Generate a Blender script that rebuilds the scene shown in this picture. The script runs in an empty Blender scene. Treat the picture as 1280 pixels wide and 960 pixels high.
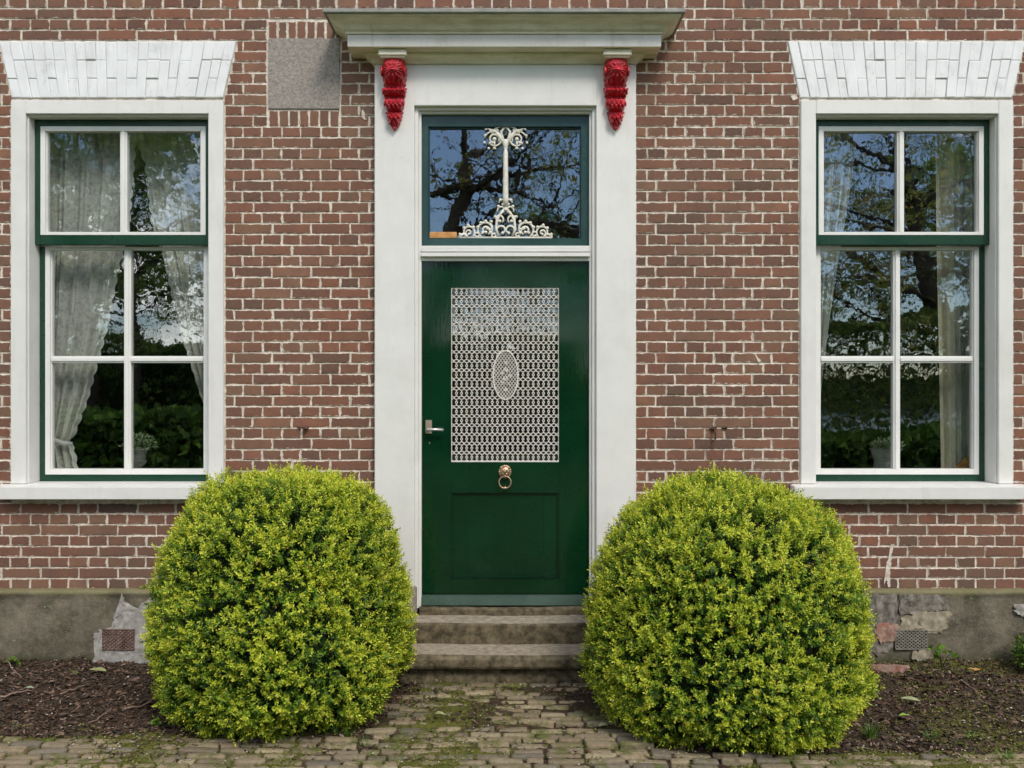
import bpy, bmesh, math, random
import numpy as np
from mathutils import Vector, noise as mn

C = bpy.context
S = C.scene
col = S.collection
R = math.radians
random.seed(7)
rng = np.random.default_rng(7)

# ------------------------------------------------------------------ camera
cam_d = bpy.data.cameras.new("camera")
cam = bpy.data.objects.new("camera", cam_d)
col.objects.link(cam)
cam.location = (0, -5.2, 1.6)
cam.rotation_euler = (R(90), 0, 0)
cam_d.sensor_width = 36
cam_d.lens = 36 * 1144 / 1280
cam_d.clip_start = 0.05
cam_d.clip_end = 2000
S.camera = cam

# ------------------------------------------------------------------ world
SUN_EL, SUN_AZ = 47, 24            # elevation, degrees to the right of the facade normal
w = bpy.data.worlds.new("World")
S.world = w
w.use_nodes = True
nt = w.node_tree
nt.nodes.clear()
N = nt.nodes.new
sky = N('ShaderNodeTexSky')
sky.sky_type = 'NISHITA'
sky.sun_disc = False
sky.sun_elevation = R(SUN_EL)
sky.sun_rotation = R(180 - SUN_AZ)
sky.air_density = 1.0
sky.dust_density = 0.15
sky.ozone_density = 4.0
tc = N('ShaderNodeTexCoord')
mp = N('ShaderNodeMapping')
mp.inputs['Scale'].default_value = (1, 1, 2.4)
mp.inputs['Location'].default_value = (3.1, 0.4, 0.2)
nz = N('ShaderNodeTexNoise')
nz.inputs['Scale'].default_value = 2.3
nz.inputs['Detail'].default_value = 8
nz.inputs['Roughness'].default_value = 0.58
rmp = N('ShaderNodeValToRGB')
rmp.color_ramp.elements[0].position = 0.49
rmp.color_ramp.elements[1].position = 0.60
mx = N('ShaderNodeMix')
mx.data_type = 'RGBA'
mx.inputs[7].default_value = (20, 19.3, 18.3, 1)
bg = N('ShaderNodeBackground')
bg.inputs['Strength'].default_value = 0.15
out = N('ShaderNodeOutputWorld')
L = nt.links.new
L(tc.outputs['Generated'], mp.inputs['Vector'])
L(mp.outputs[0], nz.inputs['Vector'])
L(nz.outputs['Fac'], rmp.inputs['Fac'])
L(rmp.outputs[0], mx.inputs[0])
L(sky.outputs[0], mx.inputs[6])
L(mx.outputs[2], bg.inputs['Color'])
L(bg.outputs[0], out.inputs['Surface'])

sun_d = bpy.data.lights.new("sun", 'SUN')
sun_d.energy = 2.4
sun_d.angle = R(16)
sun_d.color = (1.0, 0.94, 0.86)
sun = bpy.data.objects.new("sun", sun_d)
col.objects.link(sun)
sd = Vector((math.cos(R(SUN_EL)) * math.sin(R(SUN_AZ)), -math.cos(R(SUN_EL)) * math.cos(R(SUN_AZ)), math.sin(R(SUN_EL))))
sun.rotation_euler = sd.to_track_quat('Z', 'Y').to_euler()

S.view_settings.view_transform = 'Standard'
S.view_settings.look = 'None'
S.view_settings.gamma = 1
S.view_settings.use_curve_mapping = False
S.view_settings.exposure = 0.0
S.render.engine = 'CYCLES'
S.cycles.use_adaptive_sampling = True
S.cycles.adaptive_threshold = 0.02
S.cycles.max_bounces = 8
S.cycles.transparent_max_bounces = 16
S.cycles.caustics_reflective = False
S.cycles.caustics_refractive = False
S.cycles.sample_clamp_indirect = 6
S.cycles.time_limit = 900
try:
    S.cycles.use_denoising = True
    S.cycles.denoiser = 'OPENIMAGEDENOISE'
except Exception:
    pass

# ------------------------------------------------------------------ helpers
K = 1144.0
def X(px, y=0.0): return (px - 640) / K * (5.2 + y)
def Z(py, y=0.0): return 1.6 - (py - 480) / K * (5.2 + y)
def G(px, py):
    d = 1.6 * K / (py - 480)
    return (px - 640) * d / K, d - 5.2

def tag(o, label=None, cat=None, group=None, kind=None):
    if label: o['label'] = label
    if cat: o['category'] = cat
    if group: o['group'] = group
    if kind: o['kind'] = kind
    return o

def empty(name, loc=(0, 0, 0)):
    o = bpy.data.objects.new(name, None)
    col.objects.link(o)
    o.location = loc
    o.empty_display_size = 0.2
    return o

def link(name, me, mats, parent=None, loc=None, smooth=False):
    if not isinstance(mats, (list, tuple)): mats = [mats]
    for m in mats: me.materials.append(m)
    if smooth:
        me.polygons.foreach_set('use_smooth', [True] * len(me.polygons))
    o = bpy.data.objects.new(name, me)
    col.objects.link(o)
    if parent:
        o.parent = parent
        o.location = -parent.location        # meshes are written in world coordinates
    if loc is not None: o.location = loc
    return o

class MB:
    def __init__(s):
        s.v = []; s.f = []; s.m = []; s.attr = []
    def add(s, vs, fs, m=0):
        b = len(s.v)
        s.v += [tuple(p) for p in vs]
        for f in fs:
            s.f.append(tuple(b + i for i in f)); s.m.append(m)
    def box(s, x0, x1, y0, y1, z0, z1, m=0):
        s.add([(x0,y0,z0),(x1,y0,z0),(x1,y1,z0),(x0,y1,z0),(x0,y0,z1),(x1,y0,z1),(x1,y1,z1),(x0,y1,z1)],
              [(0,3,2,1),(4,5,6,7),(0,1,5,4),(1,2,6,5),(2,3,7,6),(3,0,4,7)], m)
    def tube(s, pts, rad, n=6, m=0, closed=False, caps=True):
        pts = [Vector(p) for p in pts]
        k = len(pts)
        if not hasattr(rad, '__len__'): rad = [rad] * k
        b = len(s.v)
        prev = None
        for i, p in enumerate(pts):
            if closed: t = pts[(i+1) % k] - pts[i-1]
            else: t = pts[min(i+1, k-1)] - pts[max(i-1, 0)]
            if t.length < 1e-9: t = Vector((0, 0, 1))
            t.normalize()
            if prev is None:
                a = Vector((0, 1, 0)) if abs(t.y) < 0.9 else Vector((1, 0, 0))
            else: a = prev
            u = (a - t * a.dot(t)).normalized(); prev = u
            v = t.cross(u)
            for j in range(n):
                q = 2*math.pi*j/n
                s.v.append(tuple(p + u*math.cos(q)*rad[i] + v*math.sin(q)*rad[i]))
        for i in range(k if closed else k-1):
            i2 = (i+1) % k
            for j in range(n):
                j2 = (j+1) % n
                s.f.append((b+i*n+j, b+i*n+j2, b+i2*n+j2, b+i2*n+j)); s.m.append(m)
        if caps and not closed:
            s.f.append(tuple(b+j for j in range(n))[::-1]); s.m.append(m)
            s.f.append(tuple(b+(k-1)*n+j for j in range(n))); s.m.append(m)
    def lathe(s, prof, c, n=24, m=0):
        b = len(s.v); k = len(prof)
        for r, z in prof:
            for j in range(n):
                q = 2*math.pi*j/n
                s.v.append((c[0]+r*math.cos(q), c[1]+r*math.sin(q), c[2]+z))
        for i in range(k-1):
            for j in range(n):
                j2 = (j+1) % n
                s.f.append((b+i*n+j, b+i*n+j2, b+(i+1)*n+j2, b+(i+1)*n+j)); s.m.append(m)
    def ball(s, c, r, n=10, m=0):
        if not hasattr(r, '__len__'): r = (r, r, r)
        b = len(s.v); k = n//2+1
        for i in range(k):
            a = math.pi*i/(k-1)
            for j in range(n):
                q = 2*math.pi*j/n
                s.v.append((c[0]+r[0]*math.sin(a)*math.cos(q), c[1]+r[1]*math.sin(a)*math.sin(q), c[2]+r[2]*math.cos(a)))
        for i in range(k-1):
            for j in range(n):
                j2 = (j+1) % n
                s.f.append((b+i*n+j, b+(i+1)*n+j, b+(i+1)*n+j2, b+i*n+j2)); s.m.append(m)
    def build(s, name, mats, parent=None, bevel=0, smooth=False, seg=2):
        me = bpy.data.meshes.new(name)
        me.from_pydata(s.v, [], s.f)
        me.polygons.foreach_set('material_index', s.m)
        if bevel:
            bm = bmesh.new(); bm.from_mesh(me)
            es = [e for e in bm.edges if len(e.link_faces) == 2 and e.calc_face_angle(0) > 0.5]
            bmesh.ops.bevel(bm, geom=es, offset=bevel, segments=seg, affect='EDGES', clamp_overlap=True)
            bm.to_mesh(me); bm.free()
        me.update()
        return link(name, me, mats, parent, smooth=smooth)

def np_mesh(name, verts, faces, mats, parent=None, colors=None, smooth=False):
    """faces: (n,k) int array"""
    me = bpy.data.meshes.new(name)
    nv, nf, k = len(verts), len(faces), faces.shape[1]
    me.vertices.add(nv); me.vertices.foreach_set('co', np.asarray(verts, dtype=np.float32).ravel())
    me.loops.add(nf*k); me.loops.foreach_set('vertex_index', faces.astype(np.int32).ravel())
    me.polygons.add(nf)
    me.polygons.foreach_set('loop_start', np.arange(0, nf*k, k, dtype=np.int32))
    me.polygons.foreach_set('loop_total', np.full(nf, k, dtype=np.int32))
    if colors is not None:
        ca = me.color_attributes.new('tint', 'FLOAT_COLOR', 'POINT')
        c4 = np.ones((nv, 4), dtype=np.float32); c4[:, :3] = colors
        ca.data.foreach_set('color', c4.ravel())
    me.update(calc_edges=True); me.validate()
    return link(name, me, mats, parent, smooth=smooth)

# ------------------------------------------------------------------ materials
class NT:
    def __init__(s, name):
        s.mat = bpy.data.materials.new(name); s.mat.use_nodes = True
        s.t = s.mat.node_tree; s.t.nodes.clear()
        s.out = s.n('ShaderNodeOutputMaterial')
    def n(s, typ, **kw):
        nd = s.t.nodes.new(typ)
        for k, v in kw.items():
            if hasattr(nd, k) and k not in nd.inputs: setattr(nd, k, v)
        return nd
    def l(s, a, b): s.t.links.new(a, b)
    def obj(s, scale=(1,1,1), loc=(0,0,0)):
        tc = s.n('ShaderNodeTexCoord'); mp = s.n('ShaderNodeMapping')
        mp.inputs['Scale'].default_value = scale; mp.inputs['Location'].default_value = loc
        s.l(tc.outputs['Object'], mp.inputs['Vector']); return mp.outputs[0]
    def noise(s, sc, det=4, ro=0.55, vec=None, dist=0):
        nd = s.n('ShaderNodeTexNoise')
        nd.inputs['Scale'].default_value = sc; nd.inputs['Detail'].default_value = det
        nd.inputs['Roughness'].default_value = ro; nd.inputs['Distortion'].default_value = dist
        s.l(vec if vec is not None else s.obj(), nd.inputs['Vector'])
        return nd.outputs['Fac']
    def ramp(s, fac, stops, interp='LINEAR'):
        nd = s.n('ShaderNodeValToRGB'); cr = nd.color_ramp; cr.interpolation = interp
        while len(cr.elements) < len(stops): cr.elements.new(0.5)
        for e, (p, c) in zip(cr.elements, stops):
            e.position = p
            e.color = (c, c, c, 1) if not hasattr(c, '__len__') else (*c, 1)
        s.l(fac, nd.inputs['Fac']); return nd.outputs[0]
    def mix(s, fac, a, b, mode='MIX'):
        nd = s.n('ShaderNodeMix'); nd.data_type = 'RGBA'; nd.blend_type = mode
        for i, v in ((0, fac), (6, a), (7, b)):
            if hasattr(v, 'links') or hasattr(v, 'is_linked'): s.l(v, nd.inputs[i])
            elif hasattr(v, '__len__'): nd.inputs[i].default_value = (*v, 1)
            else: nd.inputs[i].default_value = v
        return nd.outputs[2]
    def math(s, op, a, b=0.0, clamp=False):
        nd = s.n('ShaderNodeMath'); nd.operation = op; nd.use_clamp = clamp
        for i, v in ((0, a), (1, b)):
            if hasattr(v, 'is_linked'): s.l(v, nd.inputs[i])
            else: nd.inputs[i].default_value = v
        return nd.outputs[0]
    def attr(s, name):
        nd = s.n('ShaderNodeAttribute'); nd.attribute_name = name; return nd
    def bsdf(s, color, rough=0.6, spec=0.5, metal=0, bump=None, bstr=0.3, bdist=0.01, coat=0, sub=None):
        b = s.n('ShaderNodeBsdfPrincipled')
        for key, v in (('Base Color', color), ('Roughness', rough), ('Metallic', metal), ('Specular IOR Level', spec), ('Coat Weight', coat)):
            if hasattr(v, 'is_linked'): s.l(v, b.inputs[key])
            elif hasattr(v, '__len__'): b.inputs[key].default_value = (*v, 1)
            else: b.inputs[key].default_value = v
        b.inputs['Coat Roughness'].default_value = 0.06
        if bump is not None:
            bp = s.n('ShaderNodeBump'); bp.inputs['Strength'].default_value = bstr; bp.inputs['Distance'].default_value = bdist
            s.l(bump, bp.inputs['Height']); s.l(bp.outputs[0], b.inputs['Normal'])
        s.l(b.outputs[0], s.out.inputs['Surface'])
        return b

M = {}
def mat_brick():
    t = NT('brick')
    a = t.attr('tint').outputs['Color']
    e = t.attr('edge').outputs['Fac']
    n1 = t.noise(55, 6, 0.65)
    n2 = t.noise(9, 5, 0.6)
    n3 = t.noise(1.3, 4, 0.6)
    nf = t.noise(300, 3, 0.6)
    base = t.mix(t.ramp(n1, [(0.3, 0), (0.75, 0.55)]), a, (0.27, 0.145, 0.095))
    base = t.mix(t.ramp(n2, [(0.35, 0.0), (0.7, 0.55)]), base, (0.10, 0.055, 0.045))
    base = t.mix(t.ramp(n3, [(0.35, 0.0), (0.65, 0.35)]), base, (0.19, 0.12, 0.085))
    base = t.mix(t.ramp(nf, [(0.60, 0.0), (0.72, 0.30)]), base, (0.42, 0.33, 0.27))
    # mortar smeared over the arrises of the bricks
    m = t.math('ADD', e, t.math('MULTIPLY', t.math('SUBTRACT', t.noise(42, 4, 0.6), 0.47), 2.1))
    m = t.math('SUBTRACT', m, t.ramp(t.noise(2.6, 4, 0.6, vec=t.obj((1, 1, 1), (7, 3, 1))), [(0.42, 0.0), (0.70, 0.35)]))
    m = t.ramp(m, [(0.16, 1.0), (0.38, 0.0)])
    mcol = t.mix(t.ramp(t.noise(30, 4), [(0.35, 0), (0.7, 1)]), (0.50, 0.42, 0.34), (0.84, 0.76, 0.66))
    colr = t.mix(m, base, mcol)
    # mortar dabs in the brick faces
    d = t.ramp(t.noise(13, 5, 0.62, vec=t.obj((1, 1, 1), (5, 2, 1))), [(0.705, 0), (0.74, 0.7)])
    colr = t.mix(d, colr, mcol)
    # grime patches of old damp
    g = t.ramp(t.noise(0.8, 5, 0.65, vec=t.obj((1, 1, 1), (2, 0, 4))), [(0.45, 0), (0.72, 0.5)])
    colr = t.mix(g, colr, (0.12, 0.10, 0.075))
    b = t.math('ADD', t.math('MULTIPLY', n1, 0.7), t.math('MULTIPLY', m, 0.5))
    b = t.math('ADD', b, t.math('MULTIPLY', nf, 0.35))
    t.bsdf(colr, 0.85, 0.25, bump=b, bstr=0.6, bdist=0.003)
    return t.mat
def mat_mortar():
    t = NT('mortar')
    c = t.mix(t.ramp(t.noise(28, 5), [(0.3, 0), (0.7, 1)]), (0.50, 0.42, 0.34), (0.86, 0.79, 0.69))
    c = t.mix(t.ramp(t.noise(60, 3), [(0.58, 0), (0.7, 0.7)]), c, (0.25, 0.19, 0.15))
    c = t.mix(t.ramp(t.noise(2.0, 3), [(0.5, 0), (0.75, 0.5)]), c, (0.3, 0.25, 0.18))
    t.bsdf(c, 0.9, 0.2, bump=t.noise(90, 5), bstr=0.8, bdist=0.004)
    return t.mat
def mat_paint(name, c1, c2, grime=(0.35, 0.33, 0.26), g=0.35, rough=0.42, gscale=3.0, stretch=(1, 1, 1), gpos=(0.5, 0.8)):
    t = NT(name)
    c = t.mix(t.ramp(t.noise(5, 5), [(0.3, 0), (0.7, 1)]), c1, c2)
    gr = t.ramp(t.noise(gscale, 7, 0.68, vec=t.obj(stretch)), [(gpos[0], 0), (gpos[1], g)])
    c = t.mix(gr, c, grime)
    sp = t.ramp(t.noise(75, 2, 0.5), [(0.73, 0), (0.77, 0.6)])
    c = t.mix(sp, c, grime)
    stv = t.ramp(t.noise(16, 6, 0.7, vec=t.obj((1, 1, 0.10), (3, 0, 0))), [(0.56, 0), (0.74, g*0.8)])
    c = t.mix(stv, c, grime)
    bm_ = t.math('ADD', t.noise(60, 4, 0.6, vec=t.obj((1, 1, 0.12))), t.math('MULTIPLY', t.noise(6, 2), 1.2))
    t.bsdf(c, rough, 0.5, bump=bm_, bstr=0.14, bdist=0.004)
    return t.mat
def mat_gloss(name, c1, c2, rough=0.1, bstr=0.06):
    t = NT(name)
    v = t.obj((1, 1, 0.12))
    c = t.mix(t.ramp(t.noise(3, 5), [(0.35, 0), (0.65, 1)]), c1, c2)
    r = t.ramp(t.noise(2.2, 5, 0.6), [(0.3, rough*0.7), (0.7, rough*1.8)])
    bm_ = t.math('ADD', t.math('MULTIPLY', t.noise(22, 4, vec=v), 0.6), t.noise(60, 2, vec=v))
    t.bsdf(c, r, 0.5, bump=bm_, bstr=bstr, bdist=0.004)
    return t.mat
def mat_simple(name, c1, c2, rough=0.6, sc=20, metal=0, bstr=0.3, bsc=60, spec=0.5):
    t = NT(name)
    c = t.mix(t.ramp(t.noise(sc, 5), [(0.35, 0), (0.68, 1)]), c1, c2)
    t.bsdf(c, rough, spec, metal, bump=t.noise(bsc, 5), bstr=bstr, bdist=0.005)
    return t.mat
def mat_glass():
    t = NT('window glass')
    oi = t.n('ShaderNodeObjectInfo')
    off = t.n('ShaderNodeVectorMath'); off.operation = 'ADD'
    comb = t.n('ShaderNodeCombineXYZ')
    t.l(t.math('MULTIPLY', oi.outputs['Random'], 37.0), comb.inputs[0])
    t.l(t.obj((1, 1, 0.8)), off.inputs[0]); t.l(comb.outputs[0], off.inputs[1])
    n = t.noise(3.0, 2, 0.5, vec=off.outputs[0])
    n2 = t.noise(17, 2, 0.45, vec=off.outputs[0])
    bp = t.n('ShaderNodeBump'); bp.inputs['Strength'].default_value = 1.0; bp.inputs['Distance'].default_value = 0.0011
    t.l(t.math('ADD', n, t.math('MULTIPLY', n2, 0.16)), bp.inputs['Height'])
    g = t.n('ShaderNodeBsdfGlossy'); g.inputs['Roughness'].default_value = 0.0
    g.inputs['Color'].default_value = (0.95, 0.97, 1, 1)
    t.l(bp.outputs[0], g.inputs['Normal'])
    tr = t.n('ShaderNodeBsdfTransparent'); tr.inputs['Color'].default_value = (0.93, 0.95, 0.94, 1)
    lw = t.n('ShaderNodeLayerWeight'); lw.inputs['Blend'].default_value = 0.5
    fac = t.math('ADD', 0.145, t.math('MULTIPLY', t.math('POWER', lw.outputs['Facing'], 5.0), 0.9), True)
    ms = t.n('ShaderNodeMixShader')
    t.l(fac, ms.inputs[0]); t.l(tr.outputs[0], ms.inputs[1]); t.l(g.outputs[0], ms.inputs[2])
    t.l(ms.outputs[0], t.out.inputs['Surface'])
    return t.mat
def mat_leaf(name, rough=0.4, trans=0.35, attr=True, c=(0.05, 0.1, 0.02)):
    t = NT(name)
    colr = t.attr('tint').outputs['Color'] if attr else None
    d = t.n('ShaderNodeBsdfPrincipled'); d.inputs['Roughness'].default_value = rough
    d.inputs['Specular IOR Level'].default_value = 0.45
    tr = t.n('ShaderNodeBsdfTranslucent')
    if attr:
        t.l(colr, d.inputs['Base Color']); t.l(colr, tr.inputs['Color'])
    else:
        d.inputs['Base Color'].default_value = (*c, 1); tr.inputs['Color'].default_value = (*c, 1)
    ms = t.n('ShaderNodeMixShader'); ms.inputs[0].default_value = trans
    t.l(d.outputs[0], ms.inputs[1]); t.l(tr.outputs[0], ms.inputs[2]); t.l(ms.outputs[0], t.out.inputs['Surface'])
    return t.mat
def mat_tint(name, rough=0.8, sc=60, bstr=0.4, moss=None, bd=0.004):
    t = NT(name)
    a = t.attr('tint').outputs['Color']
    c = t.mix(t.ramp(t.noise(sc, 5, 0.65), [(0.3, 0.0), (0.7, 0.5)]), a, (0.09, 0.075, 0.05))
    if moss:
        c = t.mix(t.ramp(t.noise(7, 6, 0.68), [moss, (moss[0]+0.1, 0.85)]), c, (0.085, 0.10, 0.02))
    t.bsdf(c, rough, 0.3, bump=t.noise(sc*1.5, 5), bstr=bstr, bdist=bd)
    return t.mat
def mat_curtain(name, c, alpha, lace):
    t = NT(name)
    d = t.n('ShaderNodeBsdfDiffuse'); d.inputs['Color'].default_value = (*c, 1)
    tl = t.n('ShaderNodeBsdfTranslucent'); tl.inputs['Color'].default_value = (*c, 1)
    ms = t.n('ShaderNodeMixShader'); ms.inputs[0].default_value = 0.3
    t.l(d.outputs[0], ms.inputs[1]); t.l(tl.outputs[0], ms.inputs[2])
    tr = t.n('ShaderNodeBsdfTransparent')
    m2 = t.n('ShaderNodeMixShader')
    t.l(tr.outputs[0], m2.inputs[1]); t.l(ms.outputs[0], m2.inputs[2])
    if lace:
        uv = t.n('ShaderNodeUVMap')
        f = t.noise(22, 4, 0.65, vec=uv.outputs[0], dist=1.0)
        f2 = t.n('ShaderNodeTexVoronoi'); f2.inputs['Scale'].default_value = 55
        t.l(uv.outputs[0], f2.inputs['Vector'])
        fl = t.ramp(t.math('ADD', f, t.math('MULTIPLY', f2.outputs['Distance'], 0.25)), [(0.52, alpha), (0.66, 0.92)])
        hem = t.attr('hem').outputs['Fac']
        t.l(t.math('MAXIMUM', fl, t.math('MULTIPLY', hem, 0.9)), m2.inputs[0])
    else: m2.inputs[0].default_value = alpha
    t.l(m2.outputs[0], t.out.inputs['Surface'])
    return t.mat

def mat_plinth():
    t = NT('plinth render')
    v = t.obj()
    c = t.mix(t.ramp(t.noise(6, 7, 0.7), [(0.3, 0), (0.7, 1)]), (0.060, 0.052, 0.034), (0.26, 0.225, 0.165))
    c = t.mix(t.ramp(t.noise(22, 5, 0.7), [(0.52, 0), (0.68, 0.6)]), c, (0.22, 0.195, 0.15))
    c = t.mix(t.ramp(t.noise(3.2, 6, 0.7, vec=t.obj((1, 1, 1), (3, 0, 1))), [(0.5, 0), (0.62, 0.6)]), c, (0.055, 0.065, 0.03))
    c = t.mix(t.ramp(t.noise(45, 3), [(0.66, 0), (0.72, 0.6)]), c, (0.35, 0.33, 0.28))
    sx = t.n('ShaderNodeSeparateXYZ'); t.l(t.obj(), sx.inputs[0])
    hz = t.math('ADD', sx.outputs[2], t.math('MULTIPLY', t.math('SUBTRACT', t.noise(9, 5), 0.5), 0.10))
    c = t.mix(t.ramp(hz, [(0.395, 0), (0.43, 0.75)]), c, (0.20, 0.18, 0.085))
    c = t.mix(t.ramp(hz, [(0.02, 0.8), (0.09, 0.0)]), c, (0.05, 0.055, 0.02))
    t.bsdf(c, 0.9, 0.2, bump=t.math('ADD', t.noise(14, 8, 0.7), t.math('MULTIPLY', t.noise(80, 4), 0.3)), bstr=0.8, bdist=0.012)
    return t.mat
def mat_soil():
    t = NT('soil')
    c = t.mix(t.ramp(t.noise(60, 5, 0.7), [(0.3, 0), (0.7, 1)]), (0.028, 0.018, 0.012), (0.10, 0.066, 0.045))
    m = t.attr('moss').outputs['Fac']
    mm = t.math('ADD', m, t.math('SUBTRACT', t.noise(16, 6, 0.7), 0.5))
    c = t.mix(t.ramp(mm, [(0.45, 0), (0.62, 0.9)]), c, t.mix(t.noise(50, 3), (0.06, 0.07, 0.012), (0.20, 0.20, 0.04)))
    t.bsdf(c, 0.95, 0.15, bump=t.noise(120, 6, 0.7), bstr=1.0, bdist=0.01)
    return t.mat

M['brick'] = mat_brick(); M['mortar'] = mat_mortar()
M['white'] = mat_paint('white paint', (0.78, 0.765, 0.725), (0.72, 0.705, 0.66), g=0.22)
M['white_rough'] = mat_paint('white masonry paint', (0.86, 0.86, 0.85), (0.72, 0.72, 0.71), grime=(0.25, 0.24, 0.21), g=0.35, rough=0.7, gscale=9, gpos=(0.56, 0.75))
M['lintel_joint'] = mat_simple('cracked painted joint', (0.32, 0.31, 0.29), (0.85, 0.84, 0.82), 0.9, 12, bstr=0.6)
M['bead'] = mat_paint('white glazing bead paint', (0.82, 0.81, 0.77), (0.76, 0.75, 0.71), g=0.15, gscale=12)
M['cream'] = mat_paint('weathered cream paint', (0.84, 0.79, 0.65), (0.76, 0.70, 0.54), grime=(0.45, 0.40, 0.23), g=0.6, rough=0.55, gscale=4, stretch=(1, 4, 4), gpos=(0.42, 0.66))
M['fascia'] = mat_paint('fascia paint', (0.66, 0.64, 0.60), (0.58, 0.56, 0.51), grime=(0.25, 0.23, 0.16), g=0.5, gscale=6)
M['lead'] = mat_simple('lead flashing', (0.20, 0.20, 0.18), (0.30, 0.30, 0.26), 0.6, 10, bstr=0.2)
M['green'] = mat_gloss('green sash paint', (0.006, 0.040, 0.020), (0.010, 0.052, 0.028), 0.2)
M['door'] = mat_gloss('green door paint', (0.0018, 0.024, 0.0085), (0.003, 0.034, 0.013), 0.06, 0.05)
M['teal'] = mat_gloss('dark teal frame paint', (0.012, 0.045, 0.038), (0.03, 0.075, 0.065), 0.2)
M['kick'] = mat_gloss('faded green board paint', (0.045, 0.085, 0.066), (0.085, 0.13, 0.105), 0.25)
M['red'] = mat_simple('crimson paint', (0.30, 0.008, 0.016), (0.62, 0.03, 0.045), 0.28, 25, bstr=0.5, bsc=70)
M['iron_white'] = mat_simple('white painted cast iron', (0.80, 0.77, 0.68), (0.66, 0.62, 0.52), 0.45, 40, bstr=0.25, bsc=150)
M['grille'] = mat_simple('grey white painted grille', (0.66, 0.61, 0.54), (0.82, 0.77, 0.70), 0.5, 30, bstr=0.2, bsc=200)
M['stone'] = mat_simple('weathered bluestone', (0.22, 0.19, 0.165), (0.39, 0.345, 0.30), 0.8, 75, bstr=0.8, bsc=130)
M['step'] = mat_simple('worn stone step', (0.055, 0.042, 0.020), (0.20, 0.16, 0.095), 0.8, 26, bstr=0.9, bsc=70)
M['steptop'] = mat_simple('worn stone tread', (0.24, 0.20, 0.145), (0.43, 0.37, 0.285), 0.8, 32, bstr=0.8, bsc=90)
M['plinth'] = mat_plinth()
M['patch'] = mat_simple('pale cement patch', (0.27, 0.25, 0.22), (0.47, 0.445, 0.41), 0.9, 30, bstr=1.0, bsc=40)
M['patch2'] = mat_simple('buff cement patch', (0.22, 0.185, 0.12), (0.44, 0.385, 0.28), 0.9, 26, bstr=0.8, bsc=40)
M['patch3'] = mat_simple('exposed old plaster', (0.09, 0.08, 0.06), (0.30, 0.265, 0.225), 0.9, 30, bstr=1.0, bsc=30)
M['redbrick'] = mat_simple('exposed red brick', (0.30, 0.12, 0.085), (0.36, 0.28, 0.22), 0.9, 34, bstr=0.8, bsc=50)
M['terracotta'] = mat_simple('terracotta', (0.10, 0.055, 0.04), (0.19, 0.11, 0.085), 0.8, 30, bstr=0.4)
M['greyvent'] = mat_simple('grey painted vent', (0.14, 0.125, 0.10), (0.24, 0.22, 0.18), 0.8, 30, bstr=0.4)
M['black'] = mat_simple('dark void', (0.006, 0.006, 0.006), (0.012, 0.011, 0.01), 0.9, 10)
M['room'] = mat_simple('dim room wall', (0.05, 0.055, 0.045), (0.07, 0.075, 0.06), 0.8, 2, bstr=0.05)
M['brass'] = mat_simple('old brass', (0.42, 0.27, 0.16), (0.62, 0.45, 0.30), 0.33, 90, metal=0.9, bstr=0.4, bsc=200)
M['plate'] = mat_simple('tarnished handle plate', (0.36, 0.25, 0.17), (0.52, 0.45, 0.38), 0.4, 120, metal=0.5, bstr=0.2)
M['steel'] = mat_simple('brushed steel', (0.60, 0.58, 0.54), (0.70, 0.68, 0.64), 0.3, 60, metal=0.85, bstr=0.1)
M['rust'] = mat_simple('rusty iron', (0.045, 0.02, 0.012), (0.13, 0.06, 0.035), 0.85, 60, bstr=0.6)
M['glass'] = mat_glass()
M['lace'] = mat_curtain('lace curtain', (0.93, 0.91, 0.85), 0.68, True)
M['sheer'] = mat_curtain('sheer curtain', (0.92, 0.92, 0.89), 0.74, False)
M['drape'] = mat_curtain('beige drape', (0.78, 0.72, 0.58), 1.0, False)
M['pot'] = mat_simple('grey zinc planter', (0.16, 0.165, 0.155), (0.25, 0.255, 0.24), 0.7, 20)
M['leaf'] = mat_leaf('box leaves')
M['treeleaf'] = mat_leaf('tree leaves', 0.5, 0.5)
M['bark'] = mat_simple('bark', (0.035, 0.028, 0.02), (0.09, 0.075, 0.055), 0.95, 12, bstr=1.0, bsc=25)
M['twig'] = mat_simple('twigs and core shade', (0.008, 0.014, 0.005), (0.02, 0.026, 0.010), 0.95, 50, bstr=1.0, bsc=50)  # twig colour; near-black so the bush cores read as inner shade
M['soil'] = mat_soil()
M['chips'] = mat_tint('wood chips', 0.85, 90)
M['paver'] = mat_tint('worn clinker', 0.85, 45, 0.6, moss=(0.51, 0.0), bd=0.006)
M['grass'] = mat_simple('meadow', (0.04, 0.07, 0.015), (0.08, 0.12, 0.03), 0.9, 6, bstr=0.5, bsc=30)
M['blade'] = mat_leaf('grass blades', 0.5, 0.3)
M['wood'] = mat_simple('orange varnished wood', (0.50, 0.22, 0.06), (0.68, 0.36, 0.13), 0.4, 30, bstr=0.2)
def mat_water():
    t = NT('canal water')
    t.bsdf((0.02, 0.03, 0.025), 0.06, 0.5, bump=t.noise(3, 4), bstr=0.3, bdist=0.05)
    return t.mat
M['water'] = mat_water()

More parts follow.
